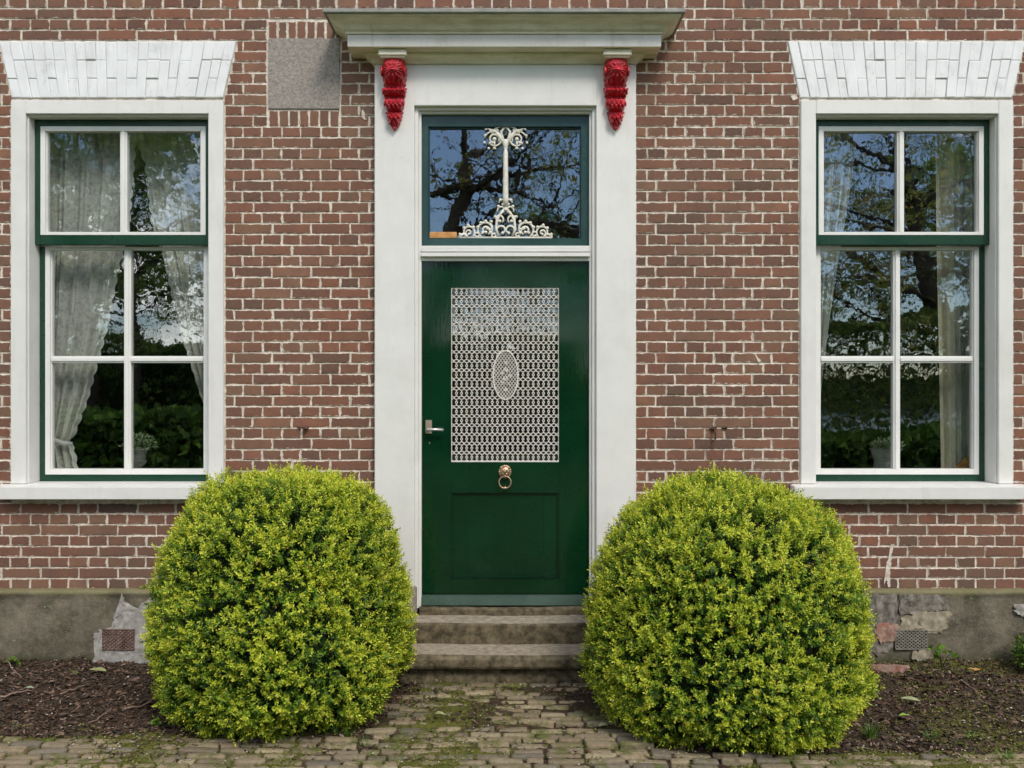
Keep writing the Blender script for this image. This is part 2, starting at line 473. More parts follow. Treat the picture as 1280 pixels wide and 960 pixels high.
# ------------------------------------------------------------------ ground, water
def grid_mesh(name, xs, ys, zf, mat, parent=None, mossf=None):
    nx, ny = len(xs), len(ys)
    vs = np.zeros((nx*ny, 3), dtype=np.float32); ms = np.zeros(nx*ny, dtype=np.float32)
    i = 0
    for y in ys:
        for x in xs:
            vs[i] = (x, y, zf(x, y))
            if mossf: ms[i] = mossf(x, y)
            i += 1
    idx = np.arange(nx*ny).reshape(ny, nx)
    f = np.stack([idx[:-1, :-1], idx[:-1, 1:], idx[1:, 1:], idx[1:, :-1]], -1).reshape(-1, 4)
    o = np_mesh(name, vs, f, mat, parent, smooth=True)
    if mossf:
        at = o.data.attributes.new('moss', 'FLOAT', 'POINT'); at.data.foreach_set('value', ms)
    return o
g = MB(); g.add([(-300, -300, -0.04), (300, -300, -0.04), (300, 300, -0.04), (-300, 300, -0.04)], [(0, 1, 2, 3)])
tag(g.build('ground', M['grass']), kind='structure')
g = MB(); g.add([(-60, -75, -0.03), (200, -75, -0.03), (200, -26, -0.03), (-60, -26, -0.03)], [(0, 1, 2, 3)])
tag(g.build('canal_water', M['water']), kind='structure')

def path_mask(x, y):
    """1 on brick paving, 0 in the planting beds"""
    edge = -1.09 if x < 0 else -1.27
    edge += 0.05 * mn.noise(Vector((x*2.1, 3, 0)))
    a = 1 if y < edge else 0
    cx = 0.06 * mn.noise(Vector((1, y*3, 0)))
    lo, hi = -0.50 - 0.28*max(0, -y-0.5) + cx, 0.40 + 0.42*max(0, -y-0.5) + cx
    if lo < x < hi: a = 1
    return a
def soil_z(x, y):
    p = Vector((x, y, 0))
    z = 0.028*mn.noise(p*2.2) + 0.018*mn.noise(p*9) + 0.010*mn.noise(p*28) + 0.006*mn.noise(p*70)
    if path_mask(x, y): return 0.021 + z*0.75 + (0.008 if y > -1.0 else -0.006)
    return 0.012 + z + 0.03*max(0, 1+y)
def moss_v(x, y):
    p = Vector((x, y, 5))
    v = 0.30 + 0.35*mn.noise(p*1.6)
    if path_mask(x, y): v += (0.52 if abs(x) > 0.9 else 0.16)
    if x > 1.9: v += 0.16
    if x > 1.9 and y > -0.25: v += 0.2
    if x < -1.2 and y > -0.95: v -= 0.35
    return v
tag(grid_mesh('soil', np.arange(-4.2, 4.2, 0.018), np.arange(-2.3, 0.02, 0.016), soil_z, M['soil'], mossf=moss_v), kind='structure')

# paving of worn clinkers laid in rows
def paving():
    V, F, CL = [], [], []
    y = -0.42
    row = 0
    while y > -3.0:
        pitch = random.uniform(0.053, 0.066)
        x = -4.0 + random.uniform(0, 0.16)
        while x < 4.0:
            ln = random.choice([0.155, 0.165, 0.15, 0.145, 0.17, 0.085, 0.12]) + random.uniform(-0.008, 0.008)
            cx, cy = x + ln/2, y - pitch/2
            if path_mask(cx, cy) and path_mask(cx, min(cy+0.03, -0.02)) and random.random() > 0.025:
                wob = 0.010*mn.noise(Vector((cx*1.3, row*0.6, 0)))*2
                h = 0.026 + random.uniform(-0.005, 0.006) + 0.012*mn.noise(Vector((cx*1.5, cy*2, 9)))
                if cy > -1.0: h += 0.012
                tx, ty = random.uniform(-0.05, 0.05), random.uniform(-0.08, 0.08)
                hx, hy = ln/2 - random.uniform(0.002, 0.008), pitch/2 - random.uniform(0.003, 0.009)
                rot = random.uniform(-0.035, 0.035)
                b = len(V); n = 14
                out_ = []
                for k in range(n):
                    a = 2*math.pi*(k+0.5)/n
                    c, s = math.cos(a), math.sin(a)
                    ex = 0.30
                    px_ = hx*math.copysign(abs(c)**ex, c)*(1+random.uniform(-0.04, 0.03))
                    py_ = hy*math.copysign(abs(s)**ex, s)*(1+random.uniform(-0.10, 0.05))
                    out_.append((px_, py_))
                for ring, (sc, dz) in enumerate(((1.0, -0.05), (1.0, -0.009), (0.93, -0.002), (0.62, 0.0005))):
                    for (px_, py_) in out_:
                        qx, qy = px_*sc if ring < 2 else px_*(1-(1-sc)*0.4), py_*sc
                        rx, ry = qx*math.cos(rot)-qy*math.sin(rot), qx*math.sin(rot)+qy*math.cos(rot)
                        V.append((cx+rx, cy+ry+wob, h + dz + qx*tx + qy*ty))
                for r_ in range(3):
                    for k in range(n):
                        k2 = (k+1) % n
                        F.append((b+r_*n+k, b+r_*n+k2, b+(r_+1)*n+k2, b+(r_+1)*n+k))
                F.append(tuple(b+3*n+k for k in range(n)))
                base = random.choice([(0.31, 0.245, 0.15), (0.27, 0.21, 0.13), (0.35, 0.285, 0.18), (0.24, 0.19, 0.125), (0.28, 0.215, 0.135), (0.19, 0.16, 0.12)])
                q = random.uniform(0.75, 1.2)
                CL += [tuple(c*q for c in base)]*(4*n)
            x += ln
        y -= pitch; row += 1
    me = bpy.data.meshes.new('brick_path'); me.from_pydata(V, [], F)
    ca = me.color_attributes.new('tint', 'FLOAT_COLOR', 'POINT')
    ca.data.foreach_set('color', np.array([(*c, 1) for c in CL], dtype=np.float32).ravel())
    tag(link('brick_path', me, M['paver'], smooth=True), kind='structure')
paving()

# wood-chip mulch: nobody could count it
def flakes(name, n, sampler, cols, lmin, lmax, wr, mat, lift=0.0, flat=0.5):
    V = np.zeros((n, 6, 3), dtype=np.float32); CL = np.zeros((n, 6, 3), dtype=np.float32)
    for i in range(n):
        x, y = sampler()
        z = soil_z(x, y) + random.uniform(0.0, 0.010) + lift
        l = random.uniform(lmin, lmax)**1.0; wd = l*random.uniform(*wr)
        a = random.uniform(0, 6.283)
        d = Vector((math.cos(a), math.sin(a), random.gauss(0, 0.22)*flat)).normalized()
        s = Vector((-math.sin(a), math.cos(a), random.gauss(0, 0.5)*flat)).normalized()
        u = d.cross(s)
        p = Vector((x, y, z)); bend = random.uniform(0.05, 0.25)*wd
        pts = [p-d*l/2-s*wd/2*0.5, p-d*l/2+s*wd/2*0.6, p+u*bend-s*wd/2, p+u*bend+s*wd/2, p+d*l/2-s*wd/2*0.4, p+d*l/2+s*wd/2*0.5]
        V[i] = [tuple(q) for q in pts]
        c = random.choice(cols); q = random.uniform(0.6, 1.25)
        CL[i] = np.array(c)*q
    b = (np.arange(n)*6)[:, None]
    f = np.concatenate([b+np.array([[0, 2, 3, 1]]), b+np.array([[2, 4, 5, 3]])], 0)
    return np_mesh(name, V.reshape(-1, 3), f, mat, colors=CL.reshape(-1, 3))
def bed_sample():
    while True:
        x, y = random.uniform(-3.6, 3.6), random.uniform(-1.36, -0.01)
        if abs(x) < 0.35 and y > -0.45: continue
        if path_mask(x, y) and random.random() > (0.30 if mn.noise(Vector((x*3, y*3, 4))) > 0.08 else 0.06): continue
        return x, y
tag(flakes('mulch', 46000, bed_sample, [(0.11, 0.058, 0.036)]*5 + [(0.055, 0.034, 0.024)]*6 + [(0.18, 0.105, 0.07)]*3 + [(0.30, 0.21, 0.155)]*1 + [(0.03, 0.021, 0.015)]*5, 0.006, 0.034, (0.18, 0.6), M['chips'], 0.0, 1.3), kind='stuff')
tag(flakes('fallen_petals', 3200, lambda: (random.uniform(-3.6, 3.6), -random.random()**0.8*1.7), [(0.62, 0.52, 0.40), (0.5, 0.36, 0.28), (0.7, 0.66, 0.55), (0.32, 0.2, 0.13)], 0.004, 0.012, (0.5, 0.9), M['chips'], 0.012), kind='stuff')
def moss_pt():
    while True:
        x, y = random.uniform(-3.4, 3.4), random.uniform(-1.75, -0.02)
        if moss_v(x, y) + 0.35*mn.noise(Vector((x*9, y*9, 2))) > 0.47: return x, y
tag(flakes('moss', 26000, moss_pt, [(0.15, 0.17, 0.025), (0.23, 0.23, 0.04), (0.09, 0.11, 0.018)], 0.004, 0.012, (0.5, 0.9), M['chips'], 0.004, 1.5), kind='stuff')

# ------------------------------------------------------------------ house
house = empty('brick_house', (0, 0.15, 0))
tag(house, 'brown brick house front with white door surround and two green sash windows', 'house')
PITCH = 13.45
def rowz(k): return Z(413.7 + PITCH*k)          # top mortar line of row k
WL = dict(xc=-2.2386, half=0.602); WR = dict(xc=2.2398, half=0.602)
WT, WB = 3.209, 0.953
LINT_T, LINT_B = Z(52), Z(122.5)
PX0, PX1, PZ0, PZ1 = X(335), X(424.5), Z(136.5), Z(48)          # stone plaque
SUR_C, SUR_H = -0.0376, 0.7354
PL_Z = 0.432

def blocked(z0, z1):
    zc = (z0+z1)/2; out_ = []
    for W_ in (WL, WR):
        c = W_['xc']
        if WB - 0.01 < zc < WT + 0.005: out_.append((c-W_['half']-0.004, c+W_['half']+0.004, 0))
        elif WT <= zc < LINT_T:
            f = (zc - LINT_B)/(LINT_T - LINT_B)
            hh = 0.600 + 0.075*f + 0.004
            out_.append((c-hh, c+hh, 0))
        if WB - 0.085 < zc < WB + 0.07: pass
    if zc < 3.47: out_.append((SUR_C-SUR_H-0.003, SUR_C+SUR_H+0.003, 0))
    if Z(158.5) < zc < Z(25.5): out_.append((PX0-0.004, X(425.5) if zc < Z(50) else X(436), 0))
    return sorted(out_)
bricks = []     # (x0,x1,z0,z1)
k = -82
J = 0.0046      # half mortar joint
while True:
    zt = rowz(k) ; zb = rowz(k+1)
    if zt < PL_Z + 0.02: break
    zb = max(zb, PL_Z-0.0)
    if zt < 5.4:
        iv = []; x = -6.0
        for a, b, _ in blocked(zb, zt):
            if a > x: iv.append((x, a))
            x = max(x, b)
        iv.append((x, 6.0))
        for (a, b) in iv:
            left = (a+b)/2 < 0
            if k % 2:
                p = 0.110; anc = X(303.7) if left else X(808.7)
            else:
                p = 0.220; A_, B_ = (X(316.3), X(340.6)) if left else (X(844), X(820))
                anc = A_ if (k//2) % 2 == 0 else B_
            n0 = math.floor((a-anc)/p)
            cuts = [a]
            q = anc + (n0+1)*p
            while q < b - 0.03:
                if q > a + 0.03: cuts.append(q + random.gauss(0, 0.0016))
                q += p
            cuts.append(b)
            for c0, c1 in zip(cuts[:-1], cuts[1:]):
                # now and then a stretcher is two bats
                if c1-c0 > 0.18 and random.random() < 0.05:
                    mid = (c0+c1)/2; bricks.append((c0, mid, zb, zt)); bricks.append((mid, c1, zb, zt))
                else: bricks.append((c0, c1, zb, zt))
    k += 1
# soldier bricks over and under the plaque
for i in range(8):
    x0 = PX0 + i*0.0545
    if x0+0.0545 < X(433): bricks.append((x0, x0+0.0545, Z(49.0), Z(26)))
for i in range(7):
    x0 = PX0 + 0.004 + i*0.0575
    bricks.append((x0, x0+0.0575, Z(158.3), Z(137.5)))

def brick_mesh():
    V, F, CL, E = [], [], [], []
    tones = [(0.242, 0.091, 0.053)]*6 + [(0.205, 0.080, 0.048)]*5 + [(0.272, 0.100, 0.055)]*4 + [(0.275, 0.127, 0.072)]*3 + [(0.145, 0.064, 0.044)]*2 + [(0.245, 0.128, 0.073)]*2 + [(0.105, 0.055, 0.042)]
    for (x0, x1, z0, z1) in bricks:
        j = J*random.uniform(0.55, 1.15)
        x0 += j; x1 -= j; z0 += j*0.85; z1 -= j*0.85
        if x1-x0 < 0.012 or z1-z0 < 0.012: continue
        wx, wz = x1-x0, z1-z0
        nx = max(2, int(wx/0.028)); nz = 2
        pts = []
        for i in range(nx): pts.append((x0+wx*i/nx, z0))
        for i in range(nz): pts.append((x1, z0+wz*i/nz))
        for i in range(nx): pts.append((x1-wx*i/nx, z1))
        for i in range(nz): pts.append((x0, z1-wz*i/nz))
        cx, cz = (x0+x1)/2, (z0+z1)/2
        jit = [(random.gauss(0, 0.0011), random.gauss(0, 0.0011)) for _ in pts]
        n = len(pts); b = len(V)
        proud = random.uniform(-0.002, 0.0015)
        tx, tz = random.gauss(0, 0.006), random.gauss(0, 0.015)
        for ring, (ins, y, e) in enumerate(((0.0, 0.012, 0.0), (0.0, 0.0035, 0.05), (0.0028, 0.0005, 0.45), (0.010, 0.0, 1.0))):
            for (px_, pz_), (jx, jz) in zip(pts, jit):
                qx = px_ + jx; qz = pz_ + jz
                qx += ins if px_ < cx-wx*0.49 else (-ins if px_ > cx+wx*0.49 else 0)
                qz += ins if pz_ < cz-wz*0.49 else (-ins if pz_ > cz+wz*0.49 else 0)
                yy = y + proud + (qx-cx)*tx + (qz-cz)*tz if ring else y
                V.append((qx, yy, qz)); E.append(e)
        for r_ in range(3):
            for i in range(n):
                i2 = (i+1) % n
                F.append((b+r_*n+i, b+r_*n+i2, b+(r_+1)*n+i2, b+(r_+1)*n+i))
        F.append(tuple(b+3*n+i for i in range(n)))
        c = random.choice(tones); q = random.uniform(0.74, 1.13)
        CL += [(c[0]*q, c[1]*q, c[2]*q, 1)]*(4*n)
    me = bpy.data.meshes.new('wall'); me.from_pydata(V, [], F)
    ca = me.color_attributes.new('tint', 'FLOAT_COLOR', 'POINT'); ca.data.foreach_set('color', np.array(CL, dtype=np.float32).ravel())
    at = me.attributes.new('edge', 'FLOAT', 'POINT'); at.data.foreach_set('value', np.array(E, dtype=np.float32))
    link('wall', me, M['brick'], house)
brick_mesh()

# mortar body of the wall, with the openings left free
mb = MB()
YM = 0.0052
for (x0, x1, z0, z1) in [
        (-6, WL['xc']-0.59, 0.3, 5.4), (WL['xc']+0.59, SUR_C-0.55, 0.3, 5.4), (SUR_C+0.55, WR['xc']-0.59, 0.3, 5.4), (WR['xc']+0.59, 6, 0.3, 5.4),
        (WL['xc']-0.59, WL['xc']+0.59, 0.3, 0.99), (WL['xc']-0.59, WL['xc']+0.59, 3.17, 5.4),
        (WR['xc']-0.59, WR['xc']+0.59, 0.3, 0.99), (WR['xc']-0.59, WR['xc']+0.59, 3.17, 5.4),
        (SUR_C-0.55, SUR_C+0.55, 3.14, 5.4)]:
    mb.box(x0, x1, YM, 0.17, z0, z1)
mb.build('mortar_bed', M['mortar'], house)
# closed room behind the windows
rm = MB()
x0, x1, y0, y1, z0, z1 = -5.9, 5.9, 0.18, 4.2, 0.2, 3.6
rm.add([(x0,y0,z0),(x1,y0,z0),(x1,y1,z0),(x0,y1,z0),(x0,y0,z1),(x1,y0,z1),(x1,y1,z1),(x0,y1,z1)],
       [(0,1,2,3),(4,7,6,5),(1,5,6,2),(2,6,7,3),(3,7,4,0)])
rm.build('room', M['room'], house)

# plinth
def plinth(xa, xb, seed):
    xs = np.arange(xa, xb+0.001, 0.02); zs = list(np.arange(-0.1, 0.405, 0.02))
    V, F = [], []
    prof = [(z, -0.040) for z in zs] + [(0.413, -0.046), (0.424, -0.047), (0.432, -0.040), (0.437, -0.02), (0.440, 0.004)]
    for (z, y) in prof:
        for x in xs:
            p = Vector((x+seed, 0, z))
            d = 0.012*mn.noise(p*3) + 0.006*mn.noise(p*11) + 0.003*mn.noise(p*33)
            yy = y + (d if z < 0.41 else d*0.4)
            if y > -0.01: yy = y
            V.append((x, yy, z + (0.004*mn.noise(Vector((x*9, 1, seed))) if z > 0.41 else 0)))
    n = len(xs)
    for i in range(len(prof)-1):
        for j in range(n-1):
            F.append((i*n+j, i*n+j+1, (i+1)*n+j+1, (i+1)*n+j))
    me = bpy.data.meshes.new('plinth'); me.from_pydata(V, [], F)
    return link('plinth', me, M['plinth'], house, smooth=True)
plinth(-6, SUR_C-0.70, 0); plinth(SUR_C+0.68, 6, 40)

def blob(name, pts, y, th, mat, parent=house, jit=0.006, sub=7, rough=0.005):
    """irregular slab of plaster on the wall; pts in picture measures of the wall plane"""
    P = [(X(a, y), Z(b, y)) for a, b in pts]
    ring = []
    for i in range(len(P)):
        a, b = P[i], P[(i+1) % len(P)]
        for s_ in range(sub):
            f = s_/sub
            ring.append((a[0]+(b[0]-a[0])*f + (random.gauss(0, jit) if s_ else 0), a[1]+(b[1]-a[1])*f + (random.gauss(0, jit) if s_ else 0)))
    bm = bmesh.new()
    vs = [bm.verts.new((p[0], y, p[1])) for p in ring]
    f = bm.faces.new(vs)
    r = bmesh.ops.triangulate(bm, faces=[f])
    bmesh.ops.subdivide_edges(bm, edges=[e for e in bm.edges], cuts=2, use_grid_fill=True)
    for v in bm.verts:
        v.co.y += -th + rough*mn.noise(v.co*25)*2
    bnd = [e for e in bm.edges if e.is_boundary]
    ex = bmesh.ops.extrude_edge_only(bm, edges=bnd)
    for v in [g_ for g_ in ex['geom'] if isinstance(g_, bmesh.types.BMVert)]: v.co.y = y + 0.03
    bmesh.ops.recalc_face_normals(bm, faces=bm.faces)
    me = bpy.data.meshes.new(name); bm.to_mesh(me); bm.free()
    return link(name, me, mat, parent)
YP = -0.04
blob('cement_patch', [(153,741),(156,754),(151,768),(163,771),(174,760),(190,745),(215,744),(215,800),(216,831),(117,833),(121,816),(118.5,802),(120,792),(129,786),(144,783),(146,771)], YP, 0.016, M['patch'])
blob('cement_patch', [(1126,771),(1150,766),(1187,764),(1186,778),(1176,791),(1158,790),(1140,788),(1124,788)], YP, 0.009, M['patch2'])
blob('exposed_plaster', [(1066,742),(1118,741),(1120,756),(1122,772),(1121,800),(1108,816),(1066,818)], YP, 0.006, M['patch3'])
blob('exposed_plaster', [(1124,741),(1178,742),(1186,750),(1186,762),(1160,764),(1126,769)], YP, 0.006, M['patch3'])
blob('exposed_brick', [(1094,781),(1106,777),(1122,780),(1121,792),(1116,800),(1100,804),(1096,796)], YP, 0.012, M['redbrick'])
blob('cement_patch', [(1140,813),(1160,811),(1168,823),(1150,827),(1138,822)], YP, 0.016, M['patch2'])
blob('cement_patch', [(1267,756),(1284,755),(1284,770),(1270,767)], YP, 0.012, M['patch'])
blob('mortar_smear', [(1114,681),(1117,680),(1115,698),(1112,712),(1113,733),(1110,734),(1108,722),(1105,733),(1107,712)], -0.001, 0.0025, M['mortar'], jit=0.003, rough=0.0004)
blob('mortar_smear', [(942,441),(945,443),(952,452),(948,453)], -0.001, 0.002, M['mortar'], jit=0.002, sub=3, rough=0.0003)
blob('mortar_smear', [(453,136),(456,141),(455,147),(459,149),(456,150),(452,146)], -0.001, 0.002, M['mortar'], jit=0.001, sub=3, rough=0.0003)
blob('mortar_smear', [(988,120),(994,118),(998,123),(991,126)], -0.001, 0.002, M['mortar'], jit=0.002, sub=3, rough=0.0003)

def vent(px0, px1, py0, py1, mat, y=-0.052):
    x0, x1, z0, z1 = X(px0, y), X(px1, y), Z(py1, y), Z(py0, y)
    v = MB()
    v.box(x0, x1, y+0.008, y+0.035, z0, z1, 1)
    nx, nz = 8, 6
    wx, wz = (x1-x0)/nx, (z1-z0)/nz
    t = 0.0042
    for (a, b, c, d) in ((x0, x1, z0-0.001, z0+t), (x0, x1, z1-t, z1+0.001), (x0, x0+t, z0, z1), (x1-t, x1, z0, z1)): v.box(a, b, y, y+0.02, c, d)
    for s_ in (-1, 1):
        for i in range(-nz, nx+nz):
            # diagonal bars, clipped
            p = []
            for q in np.linspace(0, 1, 41):
                z = z0 + q*(z1-z0); x = x0 + (i + 0.5 + s_*q*nz if s_ > 0 else i + 0.5 + (1-q)*nz)*wx
                if x0 <= x <= x1: p.append((x, y+0.004, z))
            if len(p) > 1: v.tube([p[0], p[-1]], 0.0043, 4)
    v.build('air_vent', [mat, M['black']], house)
vent(127.6, 167.6, 787, 812.6, M['terracotta'], -0.062)
vent(1119, 1160, 788, 812, M['greyvent'], -0.056)

# plaque
pq = MB(); pq.box(PX0+0.002, PX1-0.001, -0.004, 0.03, PZ0+0.001, PZ1-0.001)
pq.build('stone_plaque', M['stone'], house, bevel=0.002)

# lintels: splayed courses of painted brick
def lintel(W_):
    c = W_['xc']; zb, zt = LINT_B, LINT_T
    V = MB()
    nb = 22
    def pt(u, v, y):      # u -1..1 , v 0..1
        hw = 0.600 + 0.075*v
        return (c + u*hw*(1.0), y, zb + (zt-zb)*v)
    rnd = random.Random(int(c*100))
    us = [-1 + 2*i/nb + (rnd.gauss(0, 0.006) if 0 < i < nb else 0) for i in range(nb+1)]
    for i in range(nb):
        splits = [0, 0.66, 1] if i % 2 else [0, 0.34, 1]
        if i % 2 == 0 and rnd.random() < 0.3: splits = [0, 0.34, 0.67, 1]
        for a, b in zip(splits[:-1], splits[1:]):
            g_ = rnd.choice([0.0005, 0.0008, 0.0010, 0.0018]); gu = g_/0.62; gv = rnd.choice([0.0008, 0.0012, 0.003])/(zt-zb)
            u0, u1, v0, v1 = us[i]+gu, us[i+1]-gu, a+gv, b-gv
            y = -0.006 + rnd.uniform(-0.005, 0.003)
            ins = 0.0035; iu = ins/0.62; iv_ = ins/(zt-zb)
            jj = lambda: rnd.gauss(0, 0.002)
            o_ = [(u0+jj(), v0), (u1+jj(), v0), (u1+jj(), v1), (u0+jj(), v1)]
            base = [pt(*q, 0.02) for q in o_]; mid = [pt(*q, y+0.003) for q in o_]
            inn = [pt(u0+iu, v0+iv_, y), pt(u1-iu, v0+iv_, y), pt(u1-iu, v1-iv_, y), pt(u0+iu, v1-iv_, y)]
            V.add(base+mid+inn, [(0,1,5,4),(1,2,6,5),(2,3,7,6),(3,0,4,7),(4,5,9,8),(5,6,10,9),(6,7,11,10),(7,4,8,11),(8,9,10,11)])
    # painted joints behind
    V.add([pt(-1, 0, 0.001), pt(1, 0, 0.001), pt(1, 1, 0.001), pt(-1, 1, 0.001), pt(-1, 0, 0.05), pt(1, 0, 0.05), pt(1, 1, 0.05), pt(-1, 1, 0.05)],
          [(0,1,2,3),(0,4,5,1),(1,5,6,2),(2,6,7,3),(3,7,4,0)], 1)
    V.build('lintel', [M['white_rough'], M['lintel_joint']], house)
lintel(WL); lintel(WR)

# windows ----------------------------------------------------------
def sash(win, c, name, y, zt, zb, gt, gb, gh, barz, bead_t, bead_b, half=0.508, lower=False):
    """green box sash with white beads; glass between"""
    f = MB()
    yb = y + 0.045
    bh = gh + 0.028
    f.box(c-half, c-bh, y, yb, zb, zt); f.box(c+bh, c+half, y, yb, zb, zt)
    f.box(c-bh, c+bh, y, yb, bead_t, zt); f.box(c-bh, c+bh, y, yb, zb, bead_b)
    o = f.build(name, M['green'], win, bevel=0.002)
    b = MB(); y2 = y + 0.004
    b.box(c-bh, c-gh, y2-0.007, yb-0.002, bead_b, bead_t); b.box(c+gh, c+bh, y2-0.007, yb-0.002, bead_b, bead_t)
    b.box(c-gh, c+gh, y2-0.007, yb-0.002, gt, bead_t); b.box(c-gh, c+gh, y2-0.007, yb-0.002, bead_b, gb)
    # stepped inner fillet
    for s_ in (-1, 1):
        b.box(c+s_*gh-0.006 if s_ > 0 else c-gh, c+gh if s_ > 0 else c-gh+0.006, y2+0.006, yb-0.004, gb, gt)
    # upright bar
    b.box(c-0.020, c+0.020, y2+0.002, yb-0.004, gb, gt); b.box(c-0.010, c+0.010, y2-0.006, y2+0.002, gb, gt)
    if barz:
        for s_ in (-1, 1):
            xa, xb = (c-gh+0.006, c-0.020) if s_ < 0 else (c+0.020, c+gh-0.006)
            b.box(xa, xb, y2+0.002, yb-0.005, barz-0.020, barz+0.020)
            b.box(xa, xb, y2-0.006, y2+0.002, barz-0.010, barz+0.010)
    b.build('glazing_bar', M['bead'], win, bevel=0.0015)
    rows = [(gb, gt)] if not barz else [(gb, barz-0.02), (barz+0.02, gt)]
    for (z0, z1) in rows:
        for (xa, xb) in ((c-gh+0.006, c-0.02), (c+0.02, c+gh-0.006)):
            p = MB(); yy = y+0.026
            tilt = random.uniform(-0.0006, 0.0006); t2 = random.uniform(-0.0006, 0.0006)
            p.add([(xa, yy, z0), (xb, yy+tilt, z0), (xb, yy+tilt+t2, z1), (xa, yy+t2, z1),
                   (xa, yy+0.004, z0), (xb, yy+0.004+tilt, z0), (xb, yy+0.004+tilt+t2, z1), (xa, yy+0.004+t2, z1)],
                  [(0,1,2,3),(4,7,6,5)])
            p.build('glass_pane', M['glass'], win)

def window(c, label):
    win = empty('window', (c, 0, 1.0)); win.parent = house; win.location = Vector((c, 0, 1.0)) - house.location
    wp = win
    # children written in world coordinates: compensate for both parents
    class Holder: pass
    fr = MB()
    yf = -0.014
    fr.box(c-0.602, c-0.518, yf, 0.17, 1.034, 3.209); fr.box(c+0.518, c+0.602, yf, 0.17, 1.034, 3.209)
    fr.box(c-0.518, c+0.518, yf, 0.17, 3.132, 3.209)
    fr.box(c-0.518, c-0.510, yf+0.02, 0.168, 1.034, 3.132); fr.box(c+0.510, c+0.518, yf+0.02, 0.168, 1.034, 3.132)
    fr.box(c-0.510, c+0.510, yf+0.02, 0.168, 3.122, 3.132)
    fr.build('frame', M['white'], win, bevel=0.003)
    s_ = MB()
    s_.add([(c-0.66, -0.085, 0.953), (c+0.66, -0.085, 0.953), (c+0.66, 0.0, 0.953), (c-0.66, 0.0, 0.953),
            (c-0.66, -0.085, 1.026), (c+0.66, -0.085, 1.026), (c+0.66, 0.0, 1.033), (c-0.66, 0.0, 1.033)],
           [(0,3,2,1),(4,5,6,7),(0,1,5,4),(1,2,6,5),(2,3,7,6),(3,0,4,7)])
    s_.box(c-0.600, c+0.600, 0.0, 0.17, 0.975, 1.0335)
    s_.build('sill', M['white'], win, bevel=0.004)
    sash(win, c, 'upper_sash', 0.068, 3.1215, 2.4016, 3.0557, 2.475, 0.447, None, 3.083, 2.457)
    sash(win, c, 'lower_sash', 0.122, 2.40, 1.0345, 2.3794, 1.106, 0.447, 1.7428, 2.398, 1.0735)
    # inner window board and room-side reveal
    ib = MB(); ib.box(c-0.60, c+0.60, 0.172, 0.46, 1.02, 1.075)
    ib.build('window_board', M['bead'], win, bevel=0.003)
    tag(win, label)
    return win
_old_link = link
def link(name, me, mats, parent=None, loc=None, smooth=False):
    o = _old_link(name, me, mats, parent, loc, smooth)
    if parent is not None and parent.parent is not None and loc is None:
        o.location = -(parent.location + parent.parent.location)
    return o
win_l = window(WL['xc'], 'left sash window hung with lace curtains')
win_r = window(WR['xc'], 'right sash window with plain sheer curtains')

# door surround, frame --------------------------------------------
c = SUR_C
sr = MB()
ya = -0.05
sr.box(c-SUR_H, c-0.5125, ya, 0.16, 0.46, 3.401)
sr.box(c+0.5125, c+SUR_H, ya, 0.16, 0.46, 3.401)
sr.box(c-0.5125, c+0.5125, ya, 0.16, 3.1666, 3.401)
sr.build('door_surround', M['white'], house, bevel=0.003)
jb = MB()
def frame_step(hw0, hw1, y0, zt0, zt1, zb):
    jb.box(c-hw0, c-hw1, y0, 0.158, zb, zt0); jb.box(c+hw1, c+hw0, y0, 0.158, zb, zt0)
    jb.box(c-hw1, c+hw1, y0, 0.158, zt1, zt0)
frame_step(0.5125, 0.492, -0.022, 3.1666, 3.150, 0.33)
frame_step(0.492, 0.4775, 0.0, 3.150, 3.1373, 0.33)
jb.build('door_frame', M['white'], house, bevel=0.002)
for s_ in (-1, 1):
    b = MB()
    b.box(c+s_*0.62-0.12, c+s_*0.62+0.12, -0.07, 0.1, -0.05, 0.46)
    b.build('pilaster_base', M['stone'], house, bevel=0.006)
# transom rail, moulded
tr = MB()
for (y, z0, z1) in ((0.0, 2.372, 2.386), (-0.012, 2.350, 2.370), (0.0, 2.344, 2.350), (-0.02, 2.322, 2.344), (0.004, 2.3, 2.322)):
    tr.box(c-0.4775, c+0.4775, y, 0.12, z0, z1)
tr.build('transom_rail', M['white'], house, bevel=0.002)

# transom light
tl = empty('transom_window', (c, 0.03, 2.4)); tl.parent = house; tl.location = Vector((c, 0.03, 2.4)) - house.location
f = MB(); y0 = 0.03
gx0, gx1, gz0, gz1 = -0.4723, 0.3886, 2.435, 3.065
f.box(c-0.477, gx0-0.006, y0, 0.09, 2.388, 3.136); f.box(gx1+0.006, c+0.477, y0, 0.09, 2.388, 3.136)
f.box(gx0-0.006, gx1+0.006, y0, 0.09, gz1+0.006, 3.136); f.box(gx0-0.006, gx1+0.006, y0, 0.09, 2.388, gz0-0.004)
f.box(gx0-0.006, gx0, y0+0.014, 0.09, gz0, gz1); f.box(gx1, gx1+0.006, y0+0.014, 0.09, gz0, gz1); f.box(gx0-0.006, gx1+0.006, y0+0.014, 0.09, gz1, gz1+0.006); f.box(gx0-0.006, gx1+0.006, y0+0.012, 0.09, gz0-0.004, gz0)
f.build('frame', M['teal'], tl, bevel=0.002)
p = MB(); p.add([(gx0, 0.062, gz0), (gx1, 0.062, gz0), (gx1, 0.062, gz1), (gx0, 0.062, gz1), (gx0, 0.066, gz0), (gx1, 0.066, gz0), (gx1, 0.066, gz1), (gx0, 0.066, gz1)], [(0,1,2,3),(4,7,6,5)])
p.build('glass_pane', M['glass'], tl)
wb = MB(); wb.box(X(537, .05), X(571, .05), 0.046, 0.060, gz0+0.001, Z(290, .05))
wb.build('wooden_strip', M['wood'], tl, bevel=0.002)

